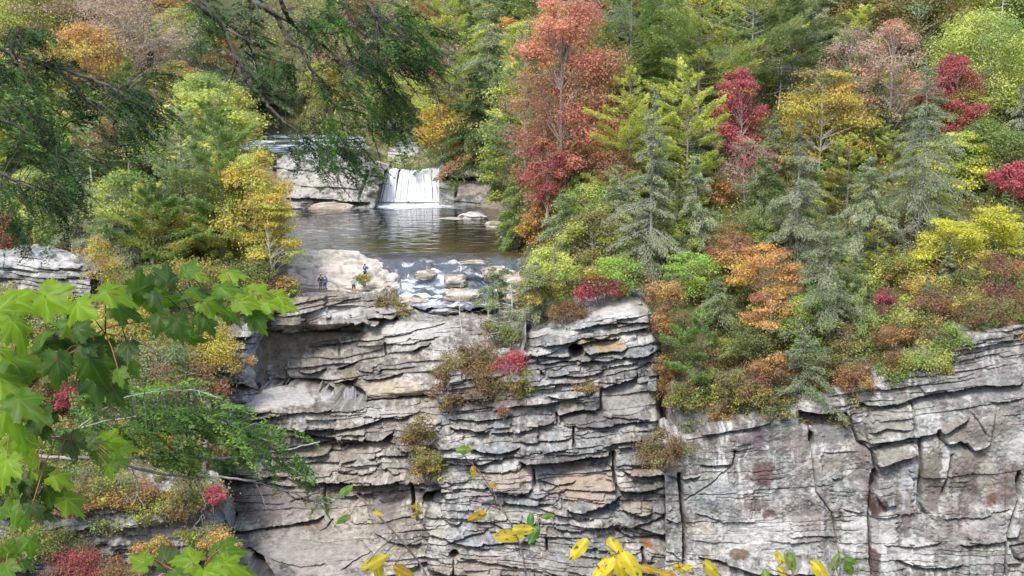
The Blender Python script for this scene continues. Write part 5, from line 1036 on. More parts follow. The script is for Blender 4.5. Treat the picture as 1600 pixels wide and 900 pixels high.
# ------------------------------------------------------------------ undergrowth over the soil
def undergrowth(name, u0, u1, Y0, Y1, n, seed, pals, hmax):
    rs = np.random.RandomState(seed); U = rs.uniform(u0, u1, n); Y = Y0+(Y1-Y0)*rs.rand(n)**1.3
    r = np.interp(U, TU, RIM); Y = np.maximum(Y, r+.3+rs.rand(n)*.8); z = T_u(U, Y); x = (U-800)/FPX*(Y*CT-z*ST)
    ok = (z > -18.2) | (Y < 136) ; river = (U > 440) & (U < 812) & (Y > 123) & (Y < 200); river |= (U > 372) & (U < 600) & (Y > 185) & (Y < 330) & (z < -12.9)
    ok &= ~river; U, Y, z, x = U[ok], Y[ok], z[ok], x[ok]; n = len(U)
    hm = hmax*(.25+.9*sm(.38, .66, fbm(x/2.2, Y/2.2, seed, 3))); h = rs.rand(n)**.6*hm
    P = np.stack([x, Y, z+h], 1); nr = unit(rs.randn(n, 3)*.7+[0, 0, .8]); reg = (fbm(x/3.2, Y/3.2, seed+9, 3)-.25)*2*len(pals); reg = np.clip(reg+rs.randn(n)*.35, 0, len(pals)-1).astype(int)
    col = np.zeros((n, 3))
    for i, p in enumerate(pals):
        m = reg == i; col[m] = pick(p, m.sum(), rs)
    col *= (.85+.3*rs.rand(n, 1)); s = (.14+.14*rs.rand(n))*(Y/110); mb = MB(); quads(mb, P, rs.randn(n, 3), nr, s, s*.6, col)
    tagp(mb.build(name, M_LEAF), kind='stuff', label='low mixed undergrowth covering the forest floor between the trees', cat='undergrowth')
undergrowth('undergrowth', 810, 1680, 100, 195, 210000, 31, ['green', 'heath', 'yelgreen', 'darkgreen', 'mixed', 'olive'], 1.7)
undergrowth('undergrowth', -80, 470, 98, 260, 170000, 32, ['green', 'yelgreen', 'heath', 'mixed', 'gold', 'greygreen'], 1.6)
undergrowth('undergrowth', 380, 860, 196, 420, 60000, 33, ['green', 'yelgreen', 'olive', 'mixed'], 2.0)
# ------------------------------------------------------------------ walkers on the ledge
def lathe_ellip(c, r, n=10, m=8):
    th = np.linspace(0, 2*np.pi, n, endpoint=False); ph = np.linspace(-np.pi/2, np.pi/2, m); T, Pp = np.meshgrid(th, ph, indexing='ij')
    V = np.stack([c[0]+r[0]*np.cos(T)*np.cos(Pp), c[1]+r[1]*np.sin(T)*np.cos(Pp), c[2]+r[2]*np.sin(Pp)], -1).reshape(-1, 3)
    f = [[i*m+j, ((i+1) % n)*m+j, ((i+1) % n)*m+j+1, i*m+j+1] for i in range(n) for j in range(m-1)]; return V, f
def skinned(name, verts, edges, radii, col, parent, mat, root=0, sub=1):
    me = bpy.data.meshes.new(name); me.from_pydata([tuple(map(float, v)) for v in verts], edges, []); o = bpy.data.objects.new(name, me); COL.objects.link(o)
    sk = o.modifiers.new('skin', 'SKIN'); 
    if not me.skin_vertices: me.attributes.new
    bm = None
    import bmesh
    bm = bmesh.new(); bm.from_mesh(me); lay = bm.verts.layers.skin.verify(); bm.verts.ensure_lookup_table()
    for i, r in enumerate(radii): bm.verts[i][lay].radius = (r if isinstance(r, tuple) else (r, r)); bm.verts[i][lay].use_root = (i == root)
    bm.to_mesh(me); bm.free()
    ss = o.modifiers.new('subdivision', 'SUBSURF'); ss.levels = sub; ss.render_levels = sub
    m = bpy.data.materials.new(name+'_cloth'); m.use_nodes = True; p = m.node_tree.nodes['Principled BSDF']; p.inputs['Base Color'].default_value = (*col, 1); p.inputs['Roughness'].default_value = .85
    nz = m.node_tree.nodes.new('ShaderNodeTexNoise'); nz.inputs['Scale'].default_value = 30; bp = m.node_tree.nodes.new('ShaderNodeBump'); bp.inputs['Strength'].default_value = .3; m.node_tree.links.new(nz.outputs['Fac'], bp.inputs['Height']); m.node_tree.links.new(bp.outputs[0], p.inputs['Normal'])
    me.materials.append(m); o.parent = parent; return o
def person(px, py, Hm, face, top, legs, hair, label, skin=(.42, .26, .19), pose='stand', shorts=False, Y=None, hairlen=.0):
    """face: rotation about z, 0 looks towards the camera"""
    a, b, c = ray(px, py); B = at(px, py, Y); root = empty('person', B, face); s = Hm/1.75
    J = dict(pelvis=(0, 0, .95), chest=(0, -.01, 1.28), neck=(0, 0, 1.47), skull=(0, -.02, 1.60), crown=(0, -.01, 1.70))
    if pose == 'lean': J.update(chest=(0, -.10, 1.26), neck=(0, -.16, 1.44), skull=(0, -.22, 1.55), crown=(0, -.23, 1.65))
    for sd, q in ((-1, 'l'), (1, 'r')):
        J['hip'+q] = (sd*.09, 0, .90); J['knee'+q] = (sd*.11, -.03, .49); J['ank'+q] = (sd*.12, .03, .08); J['toe'+q] = (sd*.14, -.14, .04)
        cx, cy, cz = J['chest']; J['sh'+q] = (sd*.17, cy+.01, 1.42)
        if pose == 'lean' or (pose == 'photo'): J['el'+q] = (sd*.30, cy-.12, 1.22); J['wr'+q] = (sd*.12, cy-.34, 1.38); J['ha'+q] = (sd*.07, cy-.38, 1.44)
        elif pose == 'pocket': J['el'+q] = (sd*.29, .05, 1.15); J['wr'+q] = (sd*.20, -.10, .98); J['ha'+q] = (sd*.17, -.15, .94)
        else: J['el'+q] = (sd*.25, .02, 1.14); J['wr'+q] = (sd*.27, -.06, .90); J['ha'+q] = (sd*.27, -.09, .80)
    R = dict(pelvis=(.14, .10), chest=(.155, .105), neck=.055, skull=(.078, .092), crown=(.06, .07)); 
    for q in 'lr': R.update({'hip'+q: .085, 'knee'+q: .055, 'ank'+q: .038, 'toe'+q: .035, 'sh'+q: .055, 'el'+q: .040, 'wr'+q: .028, 'ha'+q: .034})
    E = [('pelvis', 'chest'), ('chest', 'neck'), ('neck', 'skull'), ('skull', 'crown')]
    for q in 'lr': E += [('pelvis', 'hip'+q), ('hip'+q, 'knee'+q), ('knee'+q, 'ank'+q), ('ank'+q, 'toe'+q), ('chest', 'sh'+q), ('sh'+q, 'el'+q), ('el'+q, 'wr'+q), ('wr'+q, 'ha'+q)]
    def sub_skel(names, grow, nm, col):
        ns = [n for n in J if n in names]; es = [(ns.index(x), ns.index(y)) for x, y in E if x in ns and y in ns]
        rr = [tuple((v+grow)*s for v in (R[n] if isinstance(R[n], tuple) else (R[n], R[n]))) for n in ns]
        return skinned(nm, [np.array(J[n])*s for n in ns], es, rr, col, root, None, root=0)
    sub_skel(set(J), 0, 'body', skin)
    sub_skel({'pelvis', 'chest', 'shl', 'shr', 'ell', 'elr'} | (set() if shorts else {'wrl', 'wrr'}), .022, 'jacket' if not shorts else 'shirt', top)
    sub_skel({'pelvis', 'hipl', 'hipr', 'kneel', 'kneer'} | (set() if shorts else {'ankl', 'ankr'}), .018, 'trousers' if not shorts else 'shorts', legs)
    mb = MB(); hx, hy, hz = np.array(J['skull'])*s
    V, f = lathe_ellip((hx, hy+.025*s, hz+.045*s), (.094*s, .10*s, .105*s)); mb.add(V, f, hair)
    if hairlen: V, f = lathe_ellip((hx, hy+.07*s, hz-.08*s), (.085*s, .05*s, .16*s)); mb.add(V, f, hair)
    mb.build('hair', M_CLOTH, root, smooth=True)
    mb = MB()
    for sd in (-1, 1):
        V, f = lathe_ellip((sd*.03*s, hy-.088*s, hz+.0*s), (.012*s, .012*s, .009*s), 6, 5); mb.add(V, f, np.array([.03, .02, .02]))
    V, f = lathe_ellip((0, hy-.098*s, hz-.03*s), (.014*s, .02*s, .022*s), 6, 5); mb.add(V, f, np.array(skin)); V, f = lathe_ellip((0, hy-.086*s, hz-.062*s), (.026*s, .01*s, .007*s), 6, 5); mb.add(V, f, np.array([.3, .1, .09]))
    mb.build('face', M_CLOTH, root)
    mb = MB()
    for q in 'lr':
        tx, ty, tz = np.array(J['toe'+q])*s; ax, ay, az = np.array(J['ank'+q])*s
        V, f = lathe_ellip(((tx+ax)/2, (ty+ay)/2-.01, .045*s), (.05*s, .14*s, .048*s)); mb.add(V, f, np.array([.10, .09, .09]))
        hx2, hy2, hz2 = np.array(J['ha'+q])*s
    mb.build('shoes', M_CLOTH, root, smooth=True)
    mb = MB()   # fingers
    for sd, q in ((-1, 'l'), (1, 'r')):
        h = np.array(J['ha'+q])*s; w = np.array(J['wr'+q])*s; d = (h-w)/np.linalg.norm(h-w); sidev = unit(np.cross(d, [sd, .2, .1]))
        for k in range(4): o_ = sidev*(k-1.5)*.017*s; tube(mb, [h+o_, h+o_+d*.05*s, h+o_*.8+d*.085*s+np.array([0, -.01, 0])], [.009*s, .008*s, .006*s], np.array(skin), 4)
        tube(mb, [h-sidev*.03*s, h-sidev*.05*s+d*.03*s, h-sidev*.045*s+d*.06*s], [.010*s, .008*s, .007*s], np.array(skin), 4)
    mb.build('fingers', M_CLOTH, root)
    tagp(root, label, 'person'); return root
person(501.5, 454.5, 1.72, .5, (.012, .013, .018), (.02, .035, .08), np.array([.05, .03, .02]), 'walker in a black jacket and dark jeans, left one of the pair', pose='pocket', Y=129.6)
person(508, 455, 1.70, -.3, (.03, .075, .24), (.015, .025, .06), np.array([.42, .22, .18]), 'walker in a blue jacket and navy trousers, right one of the pair', pose='stand', Y=129.4, hairlen=1)
person(553, 459, 1.74, .2, (.28, .33, .42), (.02, .015, .02), np.array([.30, .14, .08]), 'walker in a pale grey-blue shirt and dark shorts by the low curved wall', pose='stand', shorts=True, Y=128.3)
person(570.5, 437.5, 1.70, 2.6, (.03, .075, .20), (.015, .018, .035), np.array([.03, .03, .06]), 'walker in a blue jacket raising a camera, farther back than the others', pose='photo', Y=131.9)
for pth, hh in (((( 527, 455), (540, 460), (556, 463), (575, 463), (592, 460), (606, 453.5), (598, 450.5), (580, 449), (566, 450)), .42),):
    a, b, c = ray([p[0] for p in pth], [p[1] for p in pth]); zw = -21.95; Yw = zw/c*b; pts = np.stack([a/b*Yw, Yw, np.full(len(pth), zw)], 1)
    t = np.linspace(0, 1, 90); ts = np.linspace(0, 1, len(pts)); Pc = np.stack([np.interp(t, ts, pts[:, j]) for j in range(3)], 1); Pc[:, :2] += (np.stack([vn(t*40, 0*t, 1), vn(t*40, 0*t, 2)], 1)-.5)*.12
    tg = np.gradient(Pc, axis=0); nn = unit(np.stack([-tg[:, 1], tg[:, 0], 0*t], 1)); prof = [(-.2, -.3), (-.2, .0), (-.19, .25), (-.17, .40), (-.1, .45), (.1, .46), (.17, .40), (.19, .2), (.2, -.3)]
    V = np.stack([Pc+nn*(o_*(1+.15*(vn(t*60, t*0+o_*9, 3)-.5)))[:, None]+np.array([0, 0, 1])*(h_*(hh/.42)*(.85+.3*vn(t*30, t*0+o_, 4)))[:, None] for o_, h_ in prof], 1)
    cc = np.array([.42, .38, .32])*(.7+.6*vn(t[:, None]*70, np.arange(9)[None, :]*.8, 8))[..., None]; mb = MB(); mb.add(V.reshape(-1, 3), grid_faces(90, 9), cc.reshape(-1, 3))
    tagp(mb.build('stone_wall', M_ROCK), 'low curved stone wall around the lookout beside the walkers', 'wall')

# ------------------------------------------------------------------ near boughs
def catm(p, n):
    p = np.asarray(p, float); q = np.concatenate([[2*p[0]-p[1]], p, [2*p[-1]-p[-2]]]); out = []
    for i in range(len(p)-1):
        t = np.linspace(0, 1, n, endpoint=(i == len(p)-2))[:, None]; a, b, c, d = q[i:i+4]
        out.append(.5*((2*b)+(-a+c)*t+(2*a-5*b+4*c-d)*t**2+(-a+3*b-3*c+d)*t**3))
    return np.concatenate(out)
def spray(tw, nd, s, d, L, rs, col, nl, nw, sp, twr):
    """a hemlock spray: arching twig, side twigs both ways, two ranks of needles on each"""
    d = unit(d); side = unit(np.cross(d, [0, 0, 1.])+rs.randn(3)*.35); up = unit(np.cross(side, d)); m = 8; t = np.linspace(0, 1, m)[:, None]
    pts = s+d*L*t+np.array([0, 0, -1])*L*.28*t**2; tube(tw, pts, np.linspace(twr, twr*.3, m), BARKC*.45, 3); segs = [(pts[1:], L)]
    k = max(6, int(L/(.055*sp/.006)))
    for i in range(k):
        q = .08+.9*(i+rs.rand()*.5)/k; c = np.array([np.interp(q, t[:, 0], pts[:, j]) for j in range(3)]); sd = 1 if i % 2 else -1
        l2 = L*.42*(1-q)**.7*rs.uniform(.6, 1.15)+.02*L; dd = unit(d*.75+side*sd*.8+rs.randn(3)*.12+np.array([0, 0, -.15])); e = c+dd*l2+np.array([0, 0, -.12*l2])
        tube(tw, [c, e], [twr*.4, twr*.2], BARKC*.45, 3); segs.append((np.stack([c, (c+e)/2+np.array([0, 0, .02*l2]), e]), l2))
    C, T = [], []
    for pp, l in segs:
        n = max(4, int(l/sp)); q = np.sort(rs.rand(n)); ii = q*(len(pp)-1); i0 = ii.astype(int).clip(0, len(pp)-2); f = (ii-i0)[:, None]; c = pp[i0]*(1-f)+pp[i0+1]*f; dd = unit(pp[i0+1]-pp[i0])
        lat = unit(np.cross(dd, up)); sg = np.where(rs.rand(n) < .5, -1, 1)[:, None]; tt = unit(lat*sg+dd*.35+rs.randn(n, 3)*.18); C.append(c+tt*nl*.5); T.append(tt)
    C = np.concatenate(C); T = np.concatenate(T); n = len(C); nr = unit(up+rs.randn(n, 3)*.5); base = col[rs.randint(len(col))]
    quads(nd, C, T, nr, nl*(.7+.6*rs.rand(n)), np.full(n, nw), base*(.7+.6*rs.rand(n, 1)))
def bough(name, limbs, regions, col, Y, label, rs, nl=.022, nw=.0062, sp=.0052, twr=.0022, L=(.16, .34), limbr=.015, barec=BARKC*.4, extra=60, extraL=.3, dr=(0.5, 0, -.55), spreadY=.5, dens=1.6):
    root = empty(name, at(limbs[0][0][0], limbs[0][0][1], Y)); tw, nd, lb = MB(), MB(), MB(); O = at(limbs[0][0][0], limbs[0][0][1], Y); m = mpp(Y); allp = []
    for pl in limbs:
        w = pl[0][2] if len(pl[0]) > 2 else 1.; n = len(pl)
        P = catm([at(p[0], p[1], Y+(rs.randn()*.12)*spreadY) for p in pl], 8); P += (rs.randn(*P.shape))*m*.8
        tube(lb, P-O, np.linspace(limbr*w, limbr*w*.3, len(P)), barec*rs.uniform(.8, 1.2), 6); allp.append(P)
    A = np.concatenate(allp)
    for i in range(extra):     # bare side twigs
        s = A[rs.randint(len(A))]; d = unit(np.array([dr[0], 0, dr[2]])+rs.randn(3)*.7); l = extraL*rs.uniform(.3, 1); e = s+d*l; md = (s+e)/2+rs.randn(3)*l*.08
        tube(lb, np.stack([s, md, e])-O, [limbr*.22, limbr*.15, limbr*.06], barec*rs.uniform(.7, 1.5), 3)
        for j in range(2): f = md+(e-md)*rs.rand(); tube(lb, np.stack([f, f+unit(d+rs.randn(3)*.6)*l*.35])-O, [limbr*.09, limbr*.04], barec*rs.uniform(.7, 1.5), 3)
    for cx, cy, rx, ry, n, (dx, dz) in regions:
        for i in range(int(n*dens)):
            if i % 6 == 0: a = rs.rand()*6.28; r = rs.rand()**.6; yy = Y+rs.randn()*spreadY*.5; s0 = at(cx+rx*r*math.cos(a), cy+ry*r*math.sin(a), yy)
            s = s0+rs.randn(3)*np.array([13, 10, 5])*m
            k = np.argmin(((A-s)**2).sum(1)); q = A[k]
            if rs.rand() < .6: mid = (q+s)/2+np.array([0, 0, .05*np.linalg.norm(q-s)]); tube(tw, catm([q, mid, s], 4)-O, [twr*1.6]*4+[twr]*4, BARKC*.4, 3)
            d = np.array([dx, 0, dz])+rs.randn(3)*np.array([.35, .5, .22]); spray(tw, nd, s-O, d, rs.uniform(*L), rs, col, nl, nw, sp, twr)
    lb.build('limb', M_BARK, root); tw.build('twigs', M_BARK, root); nd.build('foliage', M_NEEDLE, root); tagp(root, label, 'branch'); return root
def z36(pts, w=1.): return [(400+x/3.6, y/3.6, w) for x, y in pts]
HC = np.stack([sr(60, 98, 40, ds=0), sr(44, 78, 34, ds=0), sr(78, 120, 48, ds=0), sr(34, 60, 28, ds=0)])*.95
HC2 = np.stack([sr(72, 118, 42, ds=0), sr(52, 90, 36, ds=0), sr(94, 146, 54, ds=0), sr(38, 68, 30, ds=0)])*.82
bough('hemlock_bough', [
  [(270, -40, 1.3), (315, 12), (350, 45), (372, 95), (405, 128), (432, 150)], z36([(-60, -40), (0, 15), (100, 80), (150, 160), (180, 220), (270, 300), (320, 420), (380, 520), (450, 600)], 1.5),
  z36([(130, -30), (170, 80), (240, 170), (330, 220), (430, 300), (550, 400), (680, 470), (760, 560)], 1.1), z36([(500, -30), (530, 150), (560, 250), (575, 350)], .6), z36([(600, -40), (670, 90), (690, 170), (730, 250), (765, 345), (830, 425), (960, 455), (1000, 480)], 1.0),
  z36([(-110, 380), (-60, 450), (0, 515), (60, 580), (130, 660), (260, 760), (420, 850), (560, 900)], 1.2), z36([(-60, 290), (0, 340), (80, 420), (140, 480)], .5), z36([(100, 80), (250, 150), (430, 190), (560, 130), (700, 130)], .7), z36([(330, 220), (280, 320), (400, 480), (520, 540)], .6), z36([(550, 400), (640, 400), (760, 420)], .5),
  [(350, 45, .7), (380, 60), (395, 85), (402, 120)], [(372, 95, .6), (362, 120), (352, 150)]],
  [(480, 45, 60, 40, 26, (.5, -.5)), (560, 30, 60, 36, 30, (.6, -.4)), (625, 45, 45, 45, 34, (.8, -.25)), (640, 100, 40, 25, 22, (.8, -.2)), (540, 120, 70, 40, 34, (.6, -.5)), (560, 185, 60, 30, 26, (.6, -.5)), (500, 200, 60, 30, 22, (.5, -.6)), (520, 240, 50, 22, 22, (.6, -.5)), (450, 90, 35, 35, 10, (.3, -.7)), (590, 145, 45, 30, 20, (.6, -.6)), (475, 235, 30, 18, 10, (.5, -.5)), (330, 20, 40, 20, 10, (.4, -.6)), (600, 80, 45, 30, 16, (.6, -.4))],
  HC2, 9.0, 'near hemlock bough with bare pale limbs hanging in from the top edge', np.random.RandomState(5), L=(.15, .32), extra=110, extraL=.28)
bough('hemlock_bough', [
  [(-40, 60, 1.2), (20, 85), (90, 105), (160, 130), (215, 160), (262, 200)], [(-40, 170, 1.0), (30, 200), (90, 245), (130, 300)], [(-40, 250, .9), (30, 285), (80, 300), (140, 305)], [(90, 105, .7), (130, 150), (190, 200), (225, 230)], [(20, 85, .6), (60, 150), (110, 190)]],
  [(30, 55, 50, 25, 18, (.6, -.3)), (60, 110, 75, 30, 38, (.7, -.35)), (160, 130, 70, 28, 36, (.8, -.3)), (225, 165, 35, 28, 22, (.7, -.35)), (190, 200, 55, 22, 18, (.6, -.5)), (40, 170, 60, 35, 34, (.7, -.4)), (60, 230, 65, 30, 30, (.7, -.4)), (40, 280, 55, 30, 26, (.7, -.45)), (95, 285, 45, 22, 16, (.6, -.5)), (30, 330, 30, 22, 10, (.3, -.8)), (75, 320, 20, 18, 6, (.2, -.9)), (210, 115, 25, 20, 8, (.9, .1))],
  HC, 8.0, 'near dark hemlock bough reaching in from the left edge', np.random.RandomState(6), L=(.14, .30), extra=50, extraL=.2, dens=1.5)
HC3 = np.stack([sr(114, 156, 62, ds=0), sr(92, 130, 52, ds=0), sr(134, 170, 72, ds=0), sr(78, 110, 48, ds=0)])*.78
bough('hemlock_bough', [
  [(-60, 690, 1.3), (60, 712), (160, 716), (260, 712), (350, 716), (430, 705), (500, 690)], [(160, 716, 1.), (260, 742), (370, 748), (440, 765), (500, 785), (545, 792)], [(40, 705, .8), (120, 670), (220, 650), (330, 655), (420, 690)], [(120, 670, .6), (200, 620), (300, 610), (350, 625)], [(260, 712, .6), (330, 690), (400, 660)], [(200, 720, .5), (215, 760), (205, 800)], [(300, 745, .5), (320, 790), (300, 830)]],
  [(170, 640, 90, 30, 34, (.8, -.15)), (270, 640, 80, 32, 36, (.8, -.15)), (340, 660, 60, 30, 26, (.8, -.15)), (120, 680, 70, 25, 24, (.8, -.15)), (240, 690, 90, 25, 28, (.8, -.15)), (400, 690, 50, 22, 16, (.8, -.2)), (430, 725, 30, 16, 8, (.6, -.5)), (330, 715, 60, 15, 10, (.7, -.3)), (495, 770, 16, 12, 2, (.4, -.7)), (230, 612, 70, 12, 12, (.8, .0))],
  HC3, 42.0, 'long fresh green hemlock bough crossing above the lower left shrubs', np.random.RandomState(7), nl=.13, nw=.055, sp=.035, twr=.008, L=(.8, 1.5), limbr=.055, barec=BARKL*.6, extra=60, extraL=1.2, dr=(.3, 0, -.4), spreadY=2.5)

# ------------------------------------------------------------------ broad leaves close to the camera
def leafmesh(shape, col, vein, rs, bend=.35, fold=.35):
    th = np.linspace(-math.pi, math.pi, 73)[:-1]                        # 0 = tip direction (+X)
    if shape == 'maple':
        lob = [(0, 1., .40), (.9, .80, .36), (-.9, .80, .36), (1.9, .56, .36), (-1.9, .56, .36)]; r = np.full(th.shape, .44)
        for a, l, w in lob: r = np.maximum(r, .44+(l-.44)*np.clip(1-np.abs((th-a+math.pi) % (2*math.pi)-math.pi)/w/1.6, 0, 1)**1.0)
        r = r*(1+.07*np.sign(np.sin(th*23+rs.rand()*2))); r = np.where(np.abs(th) > 2.8, r*.55, r); cx = .0
    else:
        r = 1/np.sqrt((np.cos(th)/.5)**2+(np.sin(th)/.25)**2)*(1+.0*th); r = r*(1+.03*np.sin(th*30)); cx = .5
    rings = np.array([0.02, .3, .55, .8, 1.]); RR, TT = np.meshgrid(rings, r, indexing='ij'); A = np.repeat(th[None, :], 5, 0)
    x = RR*TT*np.cos(A)+cx; y = RR*TT*np.sin(A)
    if shape != 'maple': y = y*(1-.35*np.clip(x, 0, 1)**2)*np.where(x > .8, (1.02-x).clip(0, .22)/.22, 1)**.4
    z = -bend*x**2*.6-np.abs(y)*fold*.5+.04*np.sin(x*9+rs.rand()*6)*np.cos(y*11)
    c = np.broadcast_to(col, x.shape+(3,)).copy(); c = c*(.85+.3*vn(x*6+rs.rand()*20, y*6, 2))[..., None]
    if shape == 'maple': v = np.min([np.abs(((A-a+math.pi) % (2*math.pi))-math.pi) for a in (0, .95, -.95)], 0)*RR
    else: v = np.abs(y)
    vm = (v < .045)[..., None]; c = np.where(vm, vein, c); sp_ = (vn(x*9+rs.rand()*90, y*9, 7) > .86)[..., None]; c = np.where(sp_, np.array([.16, .11, .04]), c); ed = (RR > .9)[..., None]*(vn(x*4+rs.rand()*90, y*4, 9) > .6)[..., None]; c = np.where(ed, c*.7+np.array([.09, .06, .0]), c)
    V = np.stack([x, y, z], -1).reshape(-1, 3); n = 72; f = []
    for i in range(4):
        for j in range(n): j2 = (j+1) % n; f.append([i*n+j, i*n+j2, (i+1)*n+j2, (i+1)*n+j])
    return V, np.array(f), c.reshape(-1, 3)
def put_leaf(root, O, px, py, Y, size_px, rot, tilt, col, shape, rs, mat, roll=0., label=None):
    """rot: picture angle of the tip (deg, 0 right, -90 down); tilt: how far the blade leans back from facing the viewer"""
    V, f, c = leafmesh(shape, col, col*1.25+.02, rs, bend=rs.uniform(.3, 1.1)*(1 if shape == 'maple' else .5), fold=rs.uniform(.2, .7)); L = size_px*mpp(Y)*(.53 if shape == 'maple' else .80)
    a = math.radians(rot); X = np.array([math.cos(a), 0, math.sin(a)]); N0 = np.array([0, -1., 0]); S = np.cross(N0, X)
    t = math.radians(tilt); N1 = N0*math.cos(t)+np.array([0, 0, 1])*math.sin(t); N1 = unit(N1+S*math.sin(math.radians(roll))); X1 = unit(X-N1*(X@N1)); S1 = np.cross(N1, X1)
    W = (V[:, :1]*X1+V[:, 1:2]*S1+V[:, 2:3]*N1)*L; P = at(px, py, Y)-O; mb = MB(); mb.add(W, f, c); o = mb.build('leaf', mat, root, smooth=True); o.location = [float(v) for v in P]
    if label: o['label'] = label
    return P, X1*L
M_BLADE = mat_tint('leaf_blade', .5, .35, .6)
G1, G2, G3, G4 = sr(150, 196, 20)*.62, sr(112, 168, 20)*.55, sr(84, 132, 24)*.55, sr(96, 134, 50)*.5
rs = np.random.RandomState(12)
# (px, py, size, tip angle, colour, tilt)
ML = [(15, 470, 105, -20, G1, 50), (70, 462, 110, -30, G1, 55), (120, 475, 100, -60, G1, 45), (20, 500, 100, -70, G1, 50), (165, 455, 90, 0, G1, 55), (185, 480, 85, -30, G2, 60), (215, 455, 85, 15, G3, 60), (235, 470, 90, -10, G2, 60), (262, 440, 70, 70, G4, 40), (275, 470, 85, -10, G4, 45), (300, 455, 80, 10, G2, 60), (320, 470, 75, -20, G1, 60), (345, 450, 75, 20, G2, 55), (352, 480, 70, -50, G2, 50), (375, 470, 70, 0, G1, 60), (395, 455, 65, -10, G1, 60), (405, 480, 60, -50, G1, 50), (425, 462, 62, 5, G1, 60), (440, 475, 50, -30, G1, 55),
      (290, 425, 60, 80, G2, 40), (320, 500, 60, -75, G3, 40), (275, 500, 70, -80, G3, 40), (250, 495, 75, -60, G3, 45), (70, 520, 80, -110, G2, 40), (100, 545, 95, -80, G3, 35), (115, 530, 85, -40, G3, 40), (140, 560, 100, -75, G3, 30), (90, 560, 90, -100, G3, 35), (50, 560, 90, -120, G2, 40), (150, 590, 90, -85, G3, 25), (175, 560, 70, -60, G4, 40), (185, 585, 55, -70, G2, 40), (130, 545, 60, -20, G4, 45), (205, 570, 45, -60, G2, 40), (20, 560, 110, -70, G2, 45),
      (10, 640, 110, -60, G1, 45), (30, 625, 100, -50, G2, 50), (60, 650, 85, -80, G3, 40), (110, 685, 70, -60, G4, 40), (125, 690, 55, -20, G4, 45), (165, 690, 62, 0, G1, 50), (155, 705, 60, -40, G2, 50), (170, 730, 45, -60, G2, 40), (25, 690, 100, -60, G1, 45), (10, 720, 90, -90, G1, 45), (60, 735, 70, -60, G3, 40), (45, 765, 80, -70, G4, 40), (85, 745, 70, -20, G1, 50), (105, 780, 75, -60, G1, 40), (30, 790, 70, -100, G2, 40), (50, 790, 60, -70, G4, 40), (45, 845, 55, -80, G2, 40), (15, 755, 80, -80, G2, 40), (75, 770, 60, -40, G2, 45), (0, 590, 100, -40, G1, 45)]
def leafy(name, stems, leaves, Y, label, shape, cat='branch', stc=np.array([.22, .09, .05]), r=.004, jit=.12, extra=0):
    O = at(stems[0][0][0], stems[0][0][1], Y); root = empty(name, O); sb = MB(); A = []
    for st in stems:
        P = catm([at(p[0], p[1], Y+.02*i) for i, p in enumerate(st)], 6)-O; tube(sb, P, np.linspace(r, r*.45, len(P)), stc, 6); A.append(P)
    A = np.concatenate(A)
    if extra: leaves = list(leaves)+[(l[0]+rs.randn()*20, l[1]+rs.randn()*16, l[2]*rs.uniform(.6, 1), l[3]+rs.randn()*25, l[4], l[5]) for l in leaves if rs.rand() < extra]
    for l in leaves:
        px, py, sz, rot, col, tilt = l[:6]; yy = Y+rs.randn()*jit; P, X = put_leaf(root, O, px, py, yy, sz, rot+rs.randn()*6, tilt+rs.randn()*(10 if shape == 'maple' else 14)-(0 if shape == 'maple' else 18), col*(.85+.3*rs.rand()), shape, rs, M_BLADE, roll=rs.randn()*(36 if shape == 'maple' else 12), label=(l[6] if len(l) > 6 else None))
        k = A[np.argmin(((A-P)**2).sum(1))]; md = (k+P)/2+np.array([0, 0, .012]); tube(sb, [k, md, P], [r*.5, r*.4, r*.3], stc*1.2, 4)
    sb.build('stem', M_BARK, root); tagp(root, label, cat); return root
leafy('maple_branch', [[(-60, 530), (0, 522), (60, 520), (130, 530), (172, 510), (230, 500), (310, 475), (400, 462)], [(20, 640), (60, 590), (110, 552), (165, 522)], [(-60, 620), (0, 650), (60, 680), (130, 690)], [(-50, 700), (0, 735), (50, 770), (95, 800)]], ML, 3.2, 'maple branch with large green lobed leaves reaching in from the left edge', 'maple', extra=.75)
leafy('maple_branch', [[(300, 960), (310, 910), (330, 870), (360, 850)], [(310, 910), (270, 890), (225, 870)]],
      [(225, 880, 60, 150, G1, 45), (260, 880, 70, 100, G4, 40), (300, 875, 85, 160, G1, 50), (340, 865, 85, 20, G2, 50), (350, 880, 80, -20, G1, 50), (320, 895, 90, -60, G1, 45), (370, 895, 70, 10, G1, 50), (280, 900, 70, -120, G2, 45), (350, 850, 50, 60, G2, 45)], 3.0, 'maple twig with bright green leaves rising from the bottom edge, lower left', 'maple')
leafy('maple_branch', [[(-50, 900), (10, 880), (50, 885)]], [(15, 865, 50, 60, G2, 45), (35, 880, 45, -20, G3, 45), (10, 885, 60, -60, G2, 45)], 3.2, 'few small dark maple leaves in the bottom left corner', 'maple')
YL, YO, YG = sr(236, 206, 40)*.85, sr(226, 176, 40)*.75, sr(150, 190, 60)*.55
BR_ = np.array([.16, .13, .11])
leafy('sapling', [[(835, 1000), (822, 900), (812, 850), (788, 800), (755, 745), (728, 715)], [(812, 850), (828, 835), (845, 812)], [(788, 800), (770, 790), (758, 800)]],
      [(772, 838, 62, 8, YL, 45), (800, 828, 48, -5, YL, 55), (760, 800, 46, 215, YO, 40), (830, 802, 34, -105, sr(70, 130, 45), 30), (846, 808, 28, 10, YG, 45), (842, 822, 42, -110, sr(90, 150, 55), 35), (712, 704, 34, 10, YG, 50), (738, 728, 26, -70, YL*.95, 40), (765, 752, 22, -50, sr(190, 150, 60), 40)],
      4.2, 'thin sapling with yellow and green leaves rising at the bottom centre', 'ellip', 'sapling', BR_, .0040)
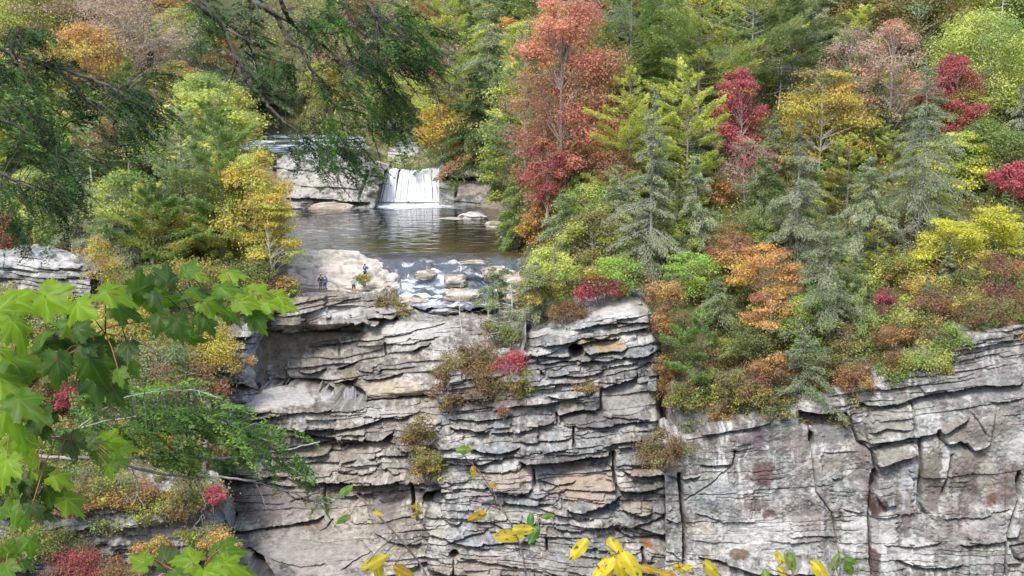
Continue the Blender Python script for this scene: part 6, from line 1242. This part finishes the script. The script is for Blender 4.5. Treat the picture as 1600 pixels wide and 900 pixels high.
leafy('sapling', [[(690, 1000), (668, 905), (640, 860), (600, 815), (575, 790), (552, 768)]],
      [(530, 775, 36, 30, YG, 45), (548, 805, 34, 210, YG*.9, 45), (582, 800, 24, -20, YL, 45), (565, 890, 60, 20, YL, 55), (590, 880, 46, -70, YL*.95, 40), (615, 885, 50, -30, YO, 45), (625, 895, 46, -90, YL, 45)], 4.0, 'thin sapling with a few yellow leaves left of the bottom centre', 'ellip', 'sapling', BR_, .0038)
leafy('sapling', [[(1030, 1000), (1005, 905), (985, 880), (960, 862), (945, 850)], [(1005, 905), (1020, 890), (1060, 880)]],
      [(918, 842, 56, -125, YL, 45), (950, 840, 60, -50, YL*1.02, 45), (960, 872, 66, -130, YL, 40), (945, 870, 60, -95, YO, 40), (965, 865, 62, -75, YL, 40), (972, 862, 70, -62, YL, 45), (1000, 885, 46, -20, YO, 45), (1060, 892, 36, 20, YL, 50), (1030, 896, 40, -10, YO, 45), (940, 885, 44, -60, YL, 45)], 3.8, 'sapling with a cluster of drooping golden leaves at the bottom, right of centre', 'ellip', 'sapling', BR_, .0038)
leafy('sapling', [[(1150, 1000), (1130, 910), (1110, 880)]], [(1100, 876, 52, -50, YL, 45), (1075, 892, 36, 160, YL, 45)], 4.0, 'small two-leaved golden sapling at the bottom below the right cliff crack', 'ellip', 'sapling', BR_, .0034)
leafy('sapling', [[(1260, 1000), (1240, 900), (1225, 865)], [(1240, 900), (1205, 890)]], [(1212, 862, 34, -60, YL, 45), (1232, 862, 44, -75, YG, 35), (1195, 888, 38, -80, YG, 40), (1215, 885, 34, -40, YL, 45)], 4.0, 'yellow-green leaved sapling tip at the bottom of the right cliff', 'ellip', 'sapling', BR_, .0034)
leafy('sapling', [[(1330, 1000), (1312, 905), (1300, 880)]], [(1268, 875, 56, -45, YL, 45), (1300, 892, 40, 60, YG, 45), (1322, 878, 44, -80, YG, 40), (1318, 872, 34, -20, YG, 40)], 4.0, 'rightmost sapling tip with one long yellow leaf and green ones', 'ellip', 'sapling', BR_, .0034)
